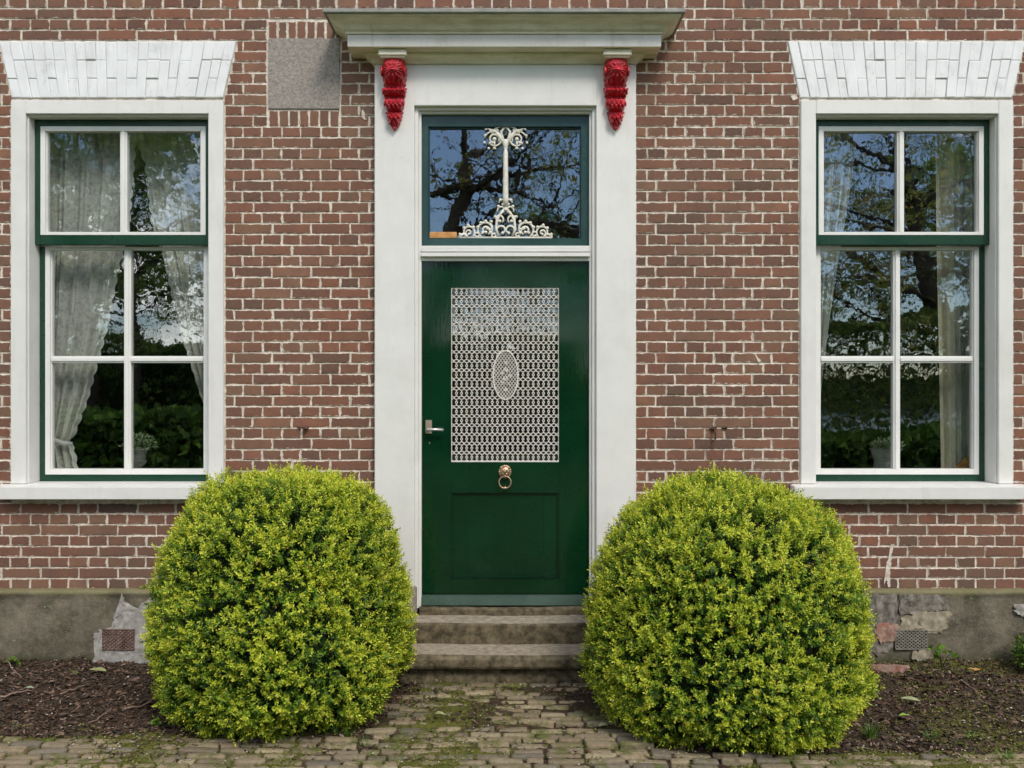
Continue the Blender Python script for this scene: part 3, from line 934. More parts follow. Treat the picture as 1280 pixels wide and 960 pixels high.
# cast iron ornament
def orn():
    o = MB(); y = 0.045; fy = (5.2+y)/K
    def P(px, py, dy=0): return (X(px, y), y+dy, Z(py, y))
    cx = 632
    r1 = 1.55*fy
    def arc(cx_, cy_, r, a0, a1, r1_=None, n=16, rad=None, shrink=1.0):
        pts = []
        for i in range(n+1):
            q = i/n; a = R(a0+(a1-a0)*q); rr = r*(1-(1-shrink)*q)
            pts.append(P(cx_+rr*math.cos(a), cy_-rr*math.sin(a)))
        rad = rad or r1
        o.tube(pts, [rad*(1-0.35*abs(2*i/n-1)) for i in range(n+1)], 6)
        o.ball(pts[-1], rad*1.35, 8)
    # column
    o.lathe([(0.0, 0), (0.013, 0.002), (0.013, 0.012), (0.009, 0.018), (0.0105, 0.03)] + [(0.0168-0.003*i/6, 0.03+0.05*i) for i in range(7)] + [(0.0125, 0.335), (0.0125, 0.345), (0.009, 0.352), (0.014, 0.37), (0.019, 0.395), (0.012, 0.41)],
            (X(cx, y), y, Z(264, y)), 14)
    for s_ in (-1, 1):
        # top volutes
        c1 = cx + s_*14.5
        arc(c1, 175, 12, 90 - s_*80, 90 + s_*230, shrink=0.55, n=22)
        arc(c1, 174, 6.5, 90 + s_*120, 90 - s_*150, shrink=0.75, n=16, rad=r1*0.9)
        arc(cx+s_*6, 170, 12, 90+s_*20, 90-s_*60, shrink=0.9, n=8)
        arc(cx+s_*22, 166, 5, 200 if s_ > 0 else -20, 60 if s_ > 0 else 120, n=6, rad=r1*0.8)
        for k2 in range(5):
            a = R(90 - s_*(-20+k2*42)); o.ball(P(c1+12.5*math.cos(a), 175-12.5*math.sin(a)), r1*1.3, 6)
        o.lathe([(0.0, 0.012), (0.006, 0.010), (0.004, 0.003), (0.010, -0.006), (0.014, -0.010), (0.004, -0.014), (0, -0.016)], P(cx+s_*14, 184), 10)
        o.tube([P(cx+s_*14, 184), P(cx+s_*14, 175)], r1*0.9, 6); o.ball(P(cx+s_*14, 174), r1*1.8, 8)
        # crown leaf between the volutes
        o.tube([P(cx, 180), P(cx+s_*4, 172), P(cx+s_*5.5, 165), P(cx+s_*2, 160), P(cx, 158)], r1*1.1, 6)
        o.tube([P(cx+s_*1, 182), P(cx+s_*8, 170), P(cx+s_*14, 163), P(cx+s_*19, 162)], [r1*1.5, r1*1.4, r1, r1*.6], 6)
        # base scrollwork
        arc(cx+s_*4, 253, 4.2, 90-s_*100, 90+s_*170, shrink=0.6, n=12, rad=r1*0.85)
        arc(cx+s_*5, 263, 5.4, 90-s_*110, 90+s_*190, shrink=0.5, n=14, rad=r1*0.9)
        arc(cx+s_*8, 274, 5.6, 90+s_*140, 90-s_*200, shrink=0.45, n=16)
        arc(cx+s_*5, 288, 7.0, 90-s_*150, 90+s_*160, shrink=0.5, n=16)
        o.tube([P(cx+s_*2, 262), P(cx+s_*7, 268), P(cx+s_*11, 276), P(cx+s_*12, 286), P(cx+s_*9, 295)], r1*1.1, 6)
        arc(cx+s_*25, 287, 10.0, 90-s_*150, 90+s_*120, shrink=0.8, n=20, rad=r1*1.05)
        arc(cx+s_*25, 288, 6.0, 90+s_*150, 90-s_*190, shrink=0.4, n=18)
        arc(cx+s_*21, 284, 5.0, 90+s_*10, 90+s_*230, shrink=0.5, n=12, rad=r1*0.9)
        arc(cx+s_*46, 290, 7.6, 90+s_*140, 90-s_*120, shrink=0.8, n=18)
        arc(cx+s_*46, 291, 4.2, 90-s_*150, 90+s_*170, shrink=0.4, n=14, rad=r1*0.9)
        arc(cx+s_*36, 293, 3.6, 0, 300*s_, shrink=0.6, n=10, rad=r1*0.9)
        arc(cx+s_*15, 294, 3.0, 0, 300*s_, shrink=0.6, n=10, rad=r1*0.9)
        o.tube([P(cx+s_*52, 292), P(cx+s_*57, 295), P(cx+s_*59, 297)], [r1, r1, r1*.5], 6)
        for (bx, by) in ((13, 271), (18, 277), (25, 276.5), (31, 278.5), (35, 284), (40, 284), (47, 281.5), (52, 285), (57, 293), (9, 258), (6.5, 250), (29, 291), (49, 295)):
            o.ball(P(cx+s_*bx, by), r1*1.45, 6)
    o.tube([P(574, 297.2), P(690, 297.2)], r1*0.9, 6)
    o.build('ornament', M['iron_white'], tl, smooth=True)
orn()

# cornice ------------------------------------------------------------
cc = -0.042
def loft(name, prof, mats, midx, parent=house):
    V, F, Mi = [], [], []
    for (p_, z) in prof:
        hw = 0.858 + (p_-0.18)
        V += [(cc-hw, 0.003, z), (cc-hw, -p_, z), (cc+hw, -p_, z), (cc+hw, 0.003, z)]
    for i in range(len(prof)-1):
        a, b = i*4, (i+1)*4
        for j in range(3):
            F.append((a+j, a+j+1, b+j+1, b+j)); Mi.append(midx[i])
    me = bpy.data.meshes.new(name); me.from_pydata(V, [], F); me.polygons.foreach_set('material_index', Mi)
    return link(name, me, mats, parent)
prof = [(0.052, 3.3985), (0.062, 3.3985), (0.066, 3.404), (0.073, 3.415), (0.086, 3.424), (0.098, 3.4285), (0.102, 3.434), (0.102, 3.4485), (0.180, 3.449),
        (0.182, 3.452), (0.182, 3.514), (0.180, 3.517), (0.190, 3.5175), (0.193, 3.5275), (0.188, 3.530), (0.198, 3.534), (0.207, 3.541), (0.212, 3.549), (0.222, 3.558), (0.238, 3.565),
        (0.252, 3.571), (0.262, 3.579), (0.266, 3.583), (0.275, 3.584), (0.277, 3.592)]
mi = [1 if 9 <= i <= 10 else 0 for i in range(len(prof))]
loft('cornice', prof, [M['cream'], M['fascia']], mi)
loft('flashing', [(0.277, 3.5925), (0.293, 3.593), (0.295, 3.5965), (0.294, 3.612), (0.288, 3.6155), (0.10, 3.628), (0.0, 3.636)], [M['lead']], [0]*7)

# brackets
def bracket(xc):
    br = empty('bracket', (xc, -0.05, 3.2)); br.parent = house; br.location = Vector((xc, -0.05, 3.2)) - house.location
    cap = MB(); cap.box(xc-0.078, xc+0.078, -0.158, -0.045, 3.412, 3.448); cap.box(xc-0.070, xc+0.070, -0.150, -0.046, 3.402, 3.412)
    cap.build('cap_block', M['cream'], br, bevel=0.004)
    V, F = [], []
    nu, nv = 41, 150
    zt, zb = 3.402, 3.028
    def dep(v):
        pts = [(0, .085), (.04, .088), (.10, .098), (.17, .105), (.25, .092), (.30, .052), (.345, .024), (.385, .030), (.41, .064), (.44, .072), (.465, .060), (.50, .016), (.535, .020), (.565, .056), (.63, .070), (.69, .060), (.735, .018), (.78, .044), (.84, .058), (.90, .046), (.95, .030), (1, .012)]
        for (a, da), (b, db) in zip(pts[:-1], pts[1:]):
            if v <= b:
                q = (v-a)/(b-a); q = q*q*(3-2*q); return da+(db-da)*q
        return pts[-1][1]
    def wid(v):
        pts = [(0, .062), (.12, .068), (.30, .064), (.36, .058), (.44, .064), (.52, .056), (.63, .054), (.72, .044), (.78, .042), (.86, .038), (.94, .024), (1, .006)]
        for (a, da), (b, db) in zip(pts[:-1], pts[1:]):
            if v <= b: return da+(db-da)*(v-a)/(b-a)
        return pts[-1][1]
    for i in range(nv+1):
        v = i/nv
        for j in range(nu+1):
            u = -1 + 2*j/nu
            w_, d = wid(v), dep(v)
            q = max(0, 1-abs(u)**7)
            x = xc + u*w_*(1 + 0.05*math.sin(v*75+abs(u)*2) * (abs(u) > 0.85))
            # fluted leaves on the bulges
            leaf = 0.0
            if v < 0.08: leaf = 0.004*math.sin(u*22)*math.cos(v*120)
            elif v < 0.28:
                rr = math.hypot(u*1.0, (v-0.17)/0.085*0.75)
                leaf = 0.012*max(0, 1-rr*2.2) + 0.0075*math.sin(13*math.atan2((v-0.17)*9, u)) * min(1, max(0, rr-0.35)*3)
            elif v < 0.5: leaf = 0.010*math.cos(u*17)
            elif v < 0.75: leaf = 0.014*math.cos(u*14 + math.sin(v*50)*0.7)*(0.6+0.4*math.sin(v*95))
            else: leaf = 0.013*math.cos(u*11)*math.sin(v*70 + abs(u)*3)
            scroll = 0.018*max(0, abs(u)-0.62)/0.38 * (1 if 0.22 < v < 0.36 else 0)
            if d < 0.045 and v < 0.76: leaf *= 0.2
            y = -0.05 - (d*(0.80+0.20*math.cos(u*1.5)) + leaf*0.9 - scroll)*q**0.5
            z = zt + (zb-zt)*v - 0.006*(1-abs(u))*math.sin(v*3.14)
            V.append((x, y, z))
    for i in range(nv):
        for j in range(nu):
            a = i*(nu+1)+j
            F.append((a, a+nu+1, a+nu+2, a+1))
        sc = MB(); sc.add(V, F)
    for s_ in (-1, 1):
        for (zc, yc, r0) in ((3.335, -0.108, 0.030), (3.232, -0.088, 0.020), (3.165, -0.080, 0.015)):
            pts = []
            for i in range(26):
                a = i/25*math.pi*3.2; rr = r0*(1-0.8*i/25)
                pts.append((xc+s_*(0.064 if zc > 3.3 else 0.060 if zc > 3.2 else 0.054), yc+rr*math.cos(a), zc+rr*math.sin(a)))
            sc.tube(pts, r0*0.22, 6)
        for i in range(5):
            sc.ball((xc+s_*(0.066-0.004*i), -0.066, 3.255-0.013*i), 0.0065, 6)
        for i in range(4):
            sc.ball((xc+s_*(0.046-0.006*i), -0.066, 3.12-0.02*i), 0.006, 6)
    sc.ball((xc, -0.072, 3.034), (0.010, 0.010, 0.013), 8)
    sc.build('scroll', M['red'], br, smooth=True)
bracket(-0.6594); bracket(0.5816)

# door --------------------------------------------------------------
door = empty('door', (c, 0.03, 0.34)); door.parent = house; door.location = Vector((c, 0.03, 0.34)) - house.location
yd = 0.03
fd = (5.2+yd)/K
def DX(px, y=yd): return X(px, y)
dx0, dx1 = c-0.4765, c+0.4765
ox0, ox1 = DX(564), DX(698.7)
oz1, oz0 = Z(359.5, yd), Z(577.6, yd)
pz1, pz0 = Z(616.5, yd), Z(723, yd)
d = MB()
d.box(dx0, ox0, yd, 0.075, 0.4, 2.3); d.box(ox1, dx1, yd, 0.075, 0.4, 2.3)
d.box(ox0, ox1, yd, 0.075, oz1, 2.3); d.box(ox0, ox1, yd, 0.075, pz1, oz0)
d.box(ox0, ox1, yd, 0.075, 0.4, pz0)
d.build('leaf', M['door'], door, bevel=0.0025)
d = MB()
pw = (ox1-ox0-0.0)/7
for i in range(7):
    d.box(ox0+i*pw+0.0002, ox0+(i+1)*pw-0.0002, yd+0.018, 0.07, pz0+0.0, pz1)
d.build('plank_panel', M['door'], door, bevel=0.0012)
d = MB()
for (a, b_, e, f_) in ((ox0-0.001, ox0+0.009, pz0, pz1), (ox1-0.009, ox1+0.001, pz0, pz1), (ox0+0.009, ox1-0.009, pz0, pz0+0.009)):
    d.box(a, b_, yd-0.004 if b_-a > 0.1 else yd+0.002, yd+0.02, e, f_)
d.build('moulding', M['door'], door, bevel=0.004)
d = MB()
d.add([(c-0.476, -0.010, 0.342), (c+0.476, -0.010, 0.342), (c+0.476, 0.07, 0.342), (c-0.476, 0.07, 0.342),
       (c-0.476, -0.004, 0.392), (c+0.476, -0.004, 0.392), (c+0.476, 0.07, 0.3985), (c-0.476, 0.07, 0.3985)],
      [(0,3,2,1),(4,5,6,7),(0,1,5,4),(1,2,6,5),(2,3,7,6),(3,0,4,7)])
d.build('weather_board', M['kick'], door, bevel=0.003)
d = MB(); d.box(c-0.476, c+0.476, 0.02, 0.075, 0.31, 0.342)
d.build('gap_shade', M['black'], door)  # near-black strip standing in for the shade in the gap below the door
p = MB(); yg = 0.064
p.add([(ox0, yg, oz0), (ox1, yg, oz0), (ox1, yg, oz1), (ox0, yg, oz1), (ox0, yg+.004, oz0), (ox1, yg+.004, oz0), (ox1, yg+.004, oz1), (ox0, yg+.004, oz1)], [(0,1,2,3),(4,7,6,5)])
p.build('glass_pane', M['glass'], door)

def grille():
    g_ = MB(); y = 0.040
    Pp = 0.02953; Vv = 0.0527
    r = 0.0028
    ncol = int(round((ox1-ox0)/Pp)); Pp = (ox1-ox0)/ncol
    nrow = int(round((oz1-oz0)/Vv)); Vv = (oz1-oz0)/nrow
    ex, ez = X(632, y), Z(469, y); ea, eb = 15.5*fd, 30.5*fd
    def inside(x, z): return ((x-ex)/ea)**2 + ((z-ez)/eb)**2 < 0.96
    def seg(pts, rad=r, n=5):
        mx_ = sum(q[0] for q in pts)/len(pts); mz_ = sum(q[1] for q in pts)/len(pts)
        if inside(mx_, mz_): return
        g_.tube([(min(max(a, ox0+.001), ox1-.001), y+dy, min(max(b, oz0+.001), oz1-.001)) for a, b, dy in pts], rad, n, caps=False)
    for j in range(ncol+1):
        x = ox0 + j*Pp
        for i in range(nrow):
            z = oz0 + (i+0.5)*Vv
            # ring
            if ox0+0.003 < x < ox1-0.003 and not inside(x, z):
                g_.tube([(x+0.0062*math.cos(a*math.pi/5), y-0.001, z+0.0066*math.sin(a*math.pi/5)) for a in range(10)], 0.0026, 5, closed=True)
            seg([(x, z+0.006, 0), (x, z+0.35*Vv, 0)]); seg([(x, z-0.006, 0), (x, z-0.35*Vv, 0)])
            for s_ in (-1, 1):
                for t_ in (-1, 1):
                    xe = x+s_*Pp*0.5
                    if xe < ox0-1e-4 or xe > ox1+1e-4: continue
                    seg([(x, z+t_*0.30*Vv, -.001), (x+s_*Pp*0.28, z+t_*0.37*Vv, -.0015), (xe, z+t_*0.5*Vv, 0)])
    for (a, b, e, f_) in ((ox0, ox1, oz0, oz0+0.006), (ox0, ox1, oz1-0.005, oz1), (ox0, ox0+0.004, oz0+.006, oz1-.005), (ox1-0.004, ox1, oz0+.006, oz1-.005)):
        g_.box(a, b, y-0.004, y+0.006, e, f_)
    # oval medallion with fine lattice and rosettes
    g_.tube([(ex+ea*math.cos(a*math.pi/24), y-0.004, ez+eb*math.sin(a*math.pi/24)) for a in range(48)], 0.0042, 6, closed=True)
    sp = 0.0180
    for s_ in (-1, 1):
        for i in range(-30, 31):
            ptsl = []
            for q in np.linspace(-0.16, 0.16, 80):
                x, z = ex + s_*q*0.75 + i*sp, ez + q
                if ((x-ex)/ea)**2 + ((z-ez)/eb)**2 < 0.97: ptsl.append((x, y-0.001*s_, z))
            if len(ptsl) > 1: g_.tube([ptsl[0], ptsl[-1]], 0.0021, 4)
    rr = random.Random(3)
    for (dx_, dz_, q) in ((0, 0.07, .8), (0.0, 0.03, 1.1), (-0.022, 0.01, .9), (0.024, -0.005, .9), (0.0, -0.02, 1.2), (-0.018, -0.045, .9), (0.018, -0.05, .8), (0.002, -0.085, .9)):
        for a in range(6):
            t_ = a*math.pi/3 + rr.random()
            g_.ball((ex+dx_+0.009*q*math.cos(t_), y-0.007, ez+dz_+0.009*q*math.sin(t_)), (0.005*q, 0.005*q, 0.005*q), 6)
        g_.ball((ex+dx_, y-0.010, ez+dz_), 0.0045, 6)
    g_.build('grille', M['grille'], door, smooth=False)
grille()

# handle, keyhole, knocker
h = MB()
h.box(DX(532), DX(540), yd-0.008, yd, Z(542, yd), Z(525, yd))
ho = h.build('handle_plate', M['plate'], door, bevel=0.0015)
h = MB()
hx, hz = DX(535.5), Z(536.5, yd)
h.tube([(hx, yd-0.006, hz), (hx, yd-0.034, hz), (hx+0.004, yd-0.042, hz), (hx+0.012, yd-0.045, hz), (hx+0.03, yd-0.046, hz), (DX(555), yd-0.044, hz-0.002)], [0.0085, 0.0085, 0.009, 0.009, 0.0082, 0.0078], 10)
h.build('handle', M['steel'], door, smooth=True)
h = MB(); kx, kz = DX(537), Z(553.5, yd)
h.tube([(kx, yd-0.0005, kz), (kx, yd-0.003, kz)], 0.009, 12)
h.build('keyhole_cover', M['door'], door)
h = MB(); h.tube([(kx, yd-0.003, kz+0.001), (kx, yd-0.0048, kz+0.001)], 0.0035, 8); h.ball((kx+.001, yd-0.004, kz-0.006), 0.0025, 6)
h.build('keyhole', M['steel'], door)
def knocker():
    k_ = MB(); x, z = DX(631.3), Z(590, yd)
    k_.tube([(x, yd, z), (x, yd-0.006, z)], 0.036, 18)
    k_.ball((x, yd-0.010, z+0.002), (0.031, 0.020, 0.033), 18)
    for i in range(18):     # mane
        a = 2*math.pi*i/18
        k_.ball((x+0.031*math.cos(a), yd-0.010, z+0.002+0.033*math.sin(a)), (0.008, 0.008, 0.008), 6)
    for s_ in (-1, 1):
        k_.ball((x+s_*0.023, yd-0.018, z+0.026), (0.007, 0.006, 0.008), 8)
        k_.ball((x+s_*0.011, yd-0.028, z+0.008), (0.0055, 0.005, 0.004), 8)
        k_.ball((x+s_*0.012, yd-0.026, z+0.015), (0.008, 0.005, 0.003), 8)
        k_.ball((x+s_*0.008, yd-0.028, z-0.010), (0.009, 0.008, 0.007), 8)
    k_.tube([(x, yd-0.028, z+0.018), (x, yd-0.035, z-0.004)], [0.004, 0.007], 8)
    k_.ball((x, yd-0.026, z-0.020), (0.010, 0.008, 0.005), 8)
    k_.build('knocker_head', M['brass'], door, smooth=True)
    r_ = MB(); zc = z-0.060+0.004; y = yd-0.026
    r_.tube([(x+0.034*math.cos(a*math.pi/16), y+0.003*math.sin(a*math.pi/16), zc+0.034*math.sin(a*math.pi/16)) for a in range(32)], 0.0042, 8, closed=True)
    r_.ball((x, y+0.002, zc-0.032), (0.012, 0.010, 0.009), 12); r_.ball((x, y, zc+0.033), (0.010, 0.009, 0.006), 8)
    r_.build('knocker_ring', M['brass'], door, smooth=True)
knocker()

# wall hooks
h = MB(); x, z = X(381.5), Z(535)
h.tube([(x-0.045, -0.004, z+0.006), (x-0.02, -0.012, z+0.003), (x, -0.03, z), (x+0.014, -0.026, z-0.003), (x+0.02, -0.005, z+0.004)], 0.0055, 6); h.ball((x+0.004, -0.02, z), 0.011, 8)
h.build('wall_hook', M['rust'], house)
h = MB(); x, z = X(892), Z(537)
h.tube([(x, 0, z+0.004), (x, -0.03, z+0.002), (x+0.003, -0.036, z-0.02), (x+0.004, -0.03, z-0.05), (x-0.002, -0.034, z-0.062), (x-0.012, -0.045, z-0.058)], 0.0055, 6)
h.ball((x, -0.012, z+0.006), (0.017, 0.012, 0.014), 8); h.tube([(x-0.025, -0.004, z+0.004), (x+0.012, -0.02, z+0.016)], 0.0045, 6)
h.build('wall_hook', M['rust'], house)
h = MB(); x, z = X(905.5), Z(534.5)
h.tube([(x-0.014, -0.006, z+0.002), (x+0.014, -0.01, z-0.001)], 0.007, 6)
h.build('wall_hook', M['rust'], house)

# stone steps -------------------------------------------------------
steps = empty('stone_steps', (c, -0.25, 0))
tag(steps, 'two worn stone steps with rounded nosing below the green door', 'steps')
def stone_block(name, x0, x1, y0, y1, z0, z1, mats, nose=0.0, par=steps):
    xs = np.linspace(x0, x1, 60)
    if nose:
        pr = [(y1, z1)] + [(y0+0.03+q*(y1-y0-0.03), z1) for q in (0.75, 0.5, 0.25, 0.0)]
        hh = nose
        for i in range(1, 8):
            a = math.pi/2*i/7
            pr.append((y0+0.03-0.03*math.sin(a), z1-0.03+0.03*math.cos(a)))
        pr += [(y0, z1-hh+0.02), (y0+0.006, z1-hh+0.006), (y0+0.02, z1-hh), (y0+0.045, z1-hh-0.004), (y0+0.045, z0)]
    else:
        pr = [(y1, z1), (y0+0.15*(y1-y0)+0.01, z1), (y0+0.012, z1), (y0+0.004, z1-0.003), (y0, z1-0.011), (y0, (z0+z1)/2), (y0, z0)]
    V, F, Mi = [], [], []
    for (y, z) in pr:
        for x in xs:
            p_ = Vector((x*1.0, y*3, z*3))
            e = 0.0035*mn.noise(p_*4) + 0.002*mn.noise(p_*15)
            wear = -0.006*math.exp(-((x-c)/0.3)**2) if abs(z-z1) < 0.02 else 0
            V.append((x, y+e, z+e*0.7+wear))
    n = len(xs)
    for i in range(len(pr)-1):
        for j in range(n-1):
            F.append((i*n+j, (i+1)*n+j, (i+1)*n+j+1, i*n+j+1)); Mi.append(0 if i < (5 if nose else 2) else 1)
    for side in (0, n-1):
        ids = [i*n+side for i in range(len(pr))]
        V.append((xs[side], y1, z0)); ids.append(len(V)-1)
        F.append(tuple(ids if side else ids[::-1])); Mi.append(1)
    me = bpy.data.meshes.new(name); me.from_pydata(V, [], F); me.polygons.foreach_set('material_index', Mi)
    return link(name, me, mats, par, smooth=False)
stone_block('threshold', c-0.485, c+0.485, -0.035, 0.14, 0.10, 0.3385, [M['step'], M['step']])
stone_block('step', c-0.56, c+0.54, -0.215, -0.036, 0.10, 0.298, [M['steptop'], M['step']])
stone_block('step', c-0.585, c+0.565, -0.435, -0.16, -0.03, 0.187, [M['steptop'], M['step']], nose=0.078)

# ------------------------------------------------------------------ curtains and planters
def curtain(name, label, group, top, bot, z0, z1, y, mat, edgef, pleats, seed, fixed='left', hem=True, scallop=0.0, amp=0.022, tie=None):
    """edgef(z)-> x of the free edge ; 'top' = x of the fixed edge"""
    rnd = random.Random(seed)
    nu, nv = 110, 120
    V = np.zeros(((nu+1)*(nv+1), 3), dtype=np.float32); UV = []; H = []
    phs = [rnd.uniform(0, 6.28) for _ in range(4)]
    i = 0
    for a in range(nv+1):
        v = a/nv; z = z1 + (z0-z1)*v
        xe = edgef(z)
        xf = top + (bot-top)*v
        for b in range(nu+1):
            u = b/nu
            x = xf + (xe-xf)*u
            if scallop and u > 0.9:
                x += (1 if xe > xf else -1)*scallop*abs(math.sin(z*math.pi/0.075))*(u-0.9)/0.1
            comp = min(1.6, 0.35/max(0.08, abs(xe-xf)))
            uu = u + 0.03*math.sin(v*3+phs[0])
            yy = y + amp*comp*(math.sin(uu*pleats*6.283+phs[1]+0.8*math.sin(v*2.5)) + 0.5*math.sin(uu*pleats*2.7*6.283+phs[2]+v*1.5))
            V[i] = (x, yy, z); UV.append((u*0.6+seed, -v*1.9)); H.append(1.0 if u > 0.955 else 0.0); i += 1
    idx = np.arange((nu+1)*(nv+1)).reshape(nv+1, nu+1)
    F = np.stack([idx[:-1, :-1], idx[:-1, 1:], idx[1:, 1:], idx[1:, :-1]], -1).reshape(-1, 4)
    o = np_mesh(name, V, F, mat, smooth=True)
    me = o.data
    uvl = me.uv_layers.new(name='UVMap')
    li = np.zeros(len(me.loops), dtype=np.int32); me.loops.foreach_get('vertex_index', li)
    uvl.data.foreach_set('uv', np.array(UV, dtype=np.float32)[li].ravel())
    at = me.attributes.new('hem', 'FLOAT', 'POINT'); at.data.foreach_set('value', np.array(H, dtype=np.float32))
    tag(o, label, 'curtain', group)
    return o
yc = 0.26
def interp(tab):
    def f_(z):
        t = sorted(tab)
        if z <= t[0][0]: return t[0][1]
        for (a, xa), (b, xb) in zip(t[:-1], t[1:]):
            if z <= b: return xa + (xb-xa)*(z-a)/(b-a)
        return t[-1][1]
    return f_
def CP(l, y=yc): return [(Z(b, y), X(a, y)) for a, b in l]
curtain('lace_curtain', 'grey white lace curtain tied back at the left of the left window', 'lace curtains', X(40, yc), X(48, yc), 1.08, 3.15, yc, M['lace'],
        interp(CP([(170, 155), (166, 215), (160, 285), (148, 330), (135, 400), (122, 450), (108, 500), (92, 545), (85, 553), (92, 558), (98, 590)])), 5, 1, scallop=0.014)
curtain('lace_curtain', 'scalloped lace curtain at the right of the left window', 'lace curtains', X(274, yc), X(272, yc), 1.36, 3.15, yc+0.06, M['lace'],
        interp(CP([(158, 155), (178, 200), (186, 280), (200, 320), (210, 370), (222, 420), (236, 460), (250, 500), (264, 535)])), 5, 2, scallop=0.014)
tb = MB()
tb.tube([(X(50, yc-.03), yc-0.05, Z(545)), (X(70, yc-.03), yc-0.065, Z(552)), (X(84, yc-.03), yc-0.06, Z(557)), (X(90, yc-.03), yc-0.03, Z(558))], 0.012, 8)
tag(tb.build('tieback', M['sheer'], smooth=True), 'pale fabric tieback gathering the lace curtain at lower left', 'tieback')
curtain('sheer_curtain', 'narrow sheer curtain drawn aside at the left of the right window', 'plain curtains', X(1008, yc), X(1016, yc), 1.08, 3.15, yc, M['sheer'],
        interp(CP([(1072, 155), (1066, 200), (1060, 240), (1052, 290), (1044, 340), (1036, 400), (1030, 450), (1024, 500), (1020, 590)])), 4, 3)
curtain('drape', 'beige heavy drape at the right of the right window', 'plain curtains', X(1202, yc), X(1204, yc), 1.08, 3.15, yc+0.03, M['drape'],
        interp(CP([(1170, 155), (1171, 300), (1174, 430), (1178, 590)])), 1.5, 4, amp=0.012)
curtain('sheer_curtain', 'straight grey sheer beside the beige drape at far right', 'plain curtains', X(1240, yc), X(1240, yc), 1.08, 3.15, yc+0.05, M['sheer'],
        interp(CP([(1200, 155), (1199, 590)])), 2, 5, amp=0.014)
cu = MB()
cu.add([(X(1188, .24), .24, 1.078), (X(1222, .24), .24, 1.078), (X(1222, .24), .24, Z(572, .24)), (X(1212, .24), .24, Z(571, .24)), (X(1188, .27), .30, 1.078), (X(1222, .27), .30, 1.078), (X(1222, .27), .30, Z(572, .24)), (X(1212, .27), .30, Z(571, .24))],
       [(0,1,2,3),(4,7,6,5),(0,3,7,4),(3,2,6,7),(1,5,6,2),(0,4,5,1)])
tag(cu.build('wooden_wedge', M['wood'], bevel=0.004), 'brown wooden wedge lying in the lower right corner of the right window', 'wood')

def leafcloud(n, cen, rad, size, cols, up=0.4):
    P = rng.normal(size=(n, 3)); P /= np.linalg.norm(P, axis=1)[:, None]
    P *= (rng.random((n, 1))**0.4)
    P[:, 2] = np.where(P[:, 2] < -0.2, -P[:, 2]*0.5, P[:, 2])
    pos = np.array(cen) + P*np.array(rad)
    return leaves_at(pos, P + np.array([0, 0, up]), size, cols)
def leaves_at(pos, nrm, size, cols, wid=0.45):
    n = len(pos)
    d = nrm + rng.normal(size=(n, 3))*0.6; d /= np.linalg.norm(d, axis=1)[:, None]
    a = rng.normal(size=(n, 3)); s = np.cross(d, a); s /= np.linalg.norm(s, axis=1)[:, None]
    u = np.cross(s, d)
    l = size*(0.7+0.6*rng.random((n, 1))); wd = l*wid
    V = np.stack([pos, pos+d*l*0.5+s*wd*0.5+u*wd*0.15, pos+d*l, pos+d*l*0.5-s*wd*0.5+u*wd*0.15], 1)
    b = (np.arange(n)*4)[:, None]
    F = np.concatenate([b+np.array([[0, 1, 2]]), b+np.array([[0, 2, 3]])], 0)
    cc_ = (np.array(cols)*(2.6 if size > 0.075 else 1.0))[rng.integers(0, len(cols), n)]*(0.7+0.6*rng.random((n, 1)))
    CL = np.repeat(cc_, 4, axis=0)
    return V.reshape(-1, 3), F, CL
def planter(x, kind, label):
    y = 0.31
    r = empty('planter', (x, y, 1.076)); tag(r, label, 'planter')
    m = MB()
    if kind == 'urn':
        m.lathe([(0, 0), (0.036, 0), (0.036, 0.010), (0.024, 0.018), (0.030, 0.030), (0.046, 0.045), (0.050, 0.058), (0.052, 0.062), (0.045, 0.066), (0.047, 0.10), (0.058, 0.125), (0.066, 0.130), (0.066, 0.137), (0.056, 0.137), (0.05, 0.125), (0, 0.12)], (x, y, 1.076), 32)
        for i in range(26):
            a = 2*math.pi*i/26
            m.tube([(x+0.034*math.cos(a), y+0.034*math.sin(a), 1.11), (x+0.051*math.cos(a), y+0.051*math.sin(a), 1.134)], 0.003, 4)
    else:
        m.lathe([(0, 0), (0.064, 0), (0.066, 0.05), (0.064, 0.056), (0.066, 0.062), (0.086, 0.125), (0.094, 0.128), (0.094, 0.136), (0.082, 0.136), (0.07, 0.12), (0, 0.115)], (x, y, 1.076), 32)
        for i in range(20):
            a = 2*math.pi*i/20
            m.ball((x+0.066*math.cos(a), y+0.066*math.sin(a), 1.076+0.03), (0.005, 0.005, 0.02), 6)
    m.build('pot', M['pot'], r)
    V, F, CL = leafcloud(520, (x+0.01, y, 1.076+0.145), (0.10, 0.07, 0.085) if kind == 'urn' else (0.095, 0.07, 0.05), 0.022, [(0.25, 0.32, 0.16), (0.45, 0.5, 0.33), (0.12, 0.2, 0.07)])
    np_mesh('plant', V, F, M['leaf'], r, colors=CL)
planter(X(172, .31), 'urn', 'small fluted grey urn with variegated plant behind the left window')
planter(X(1107, .31), 'pot', 'squat grey pot with low green plant behind the right window')

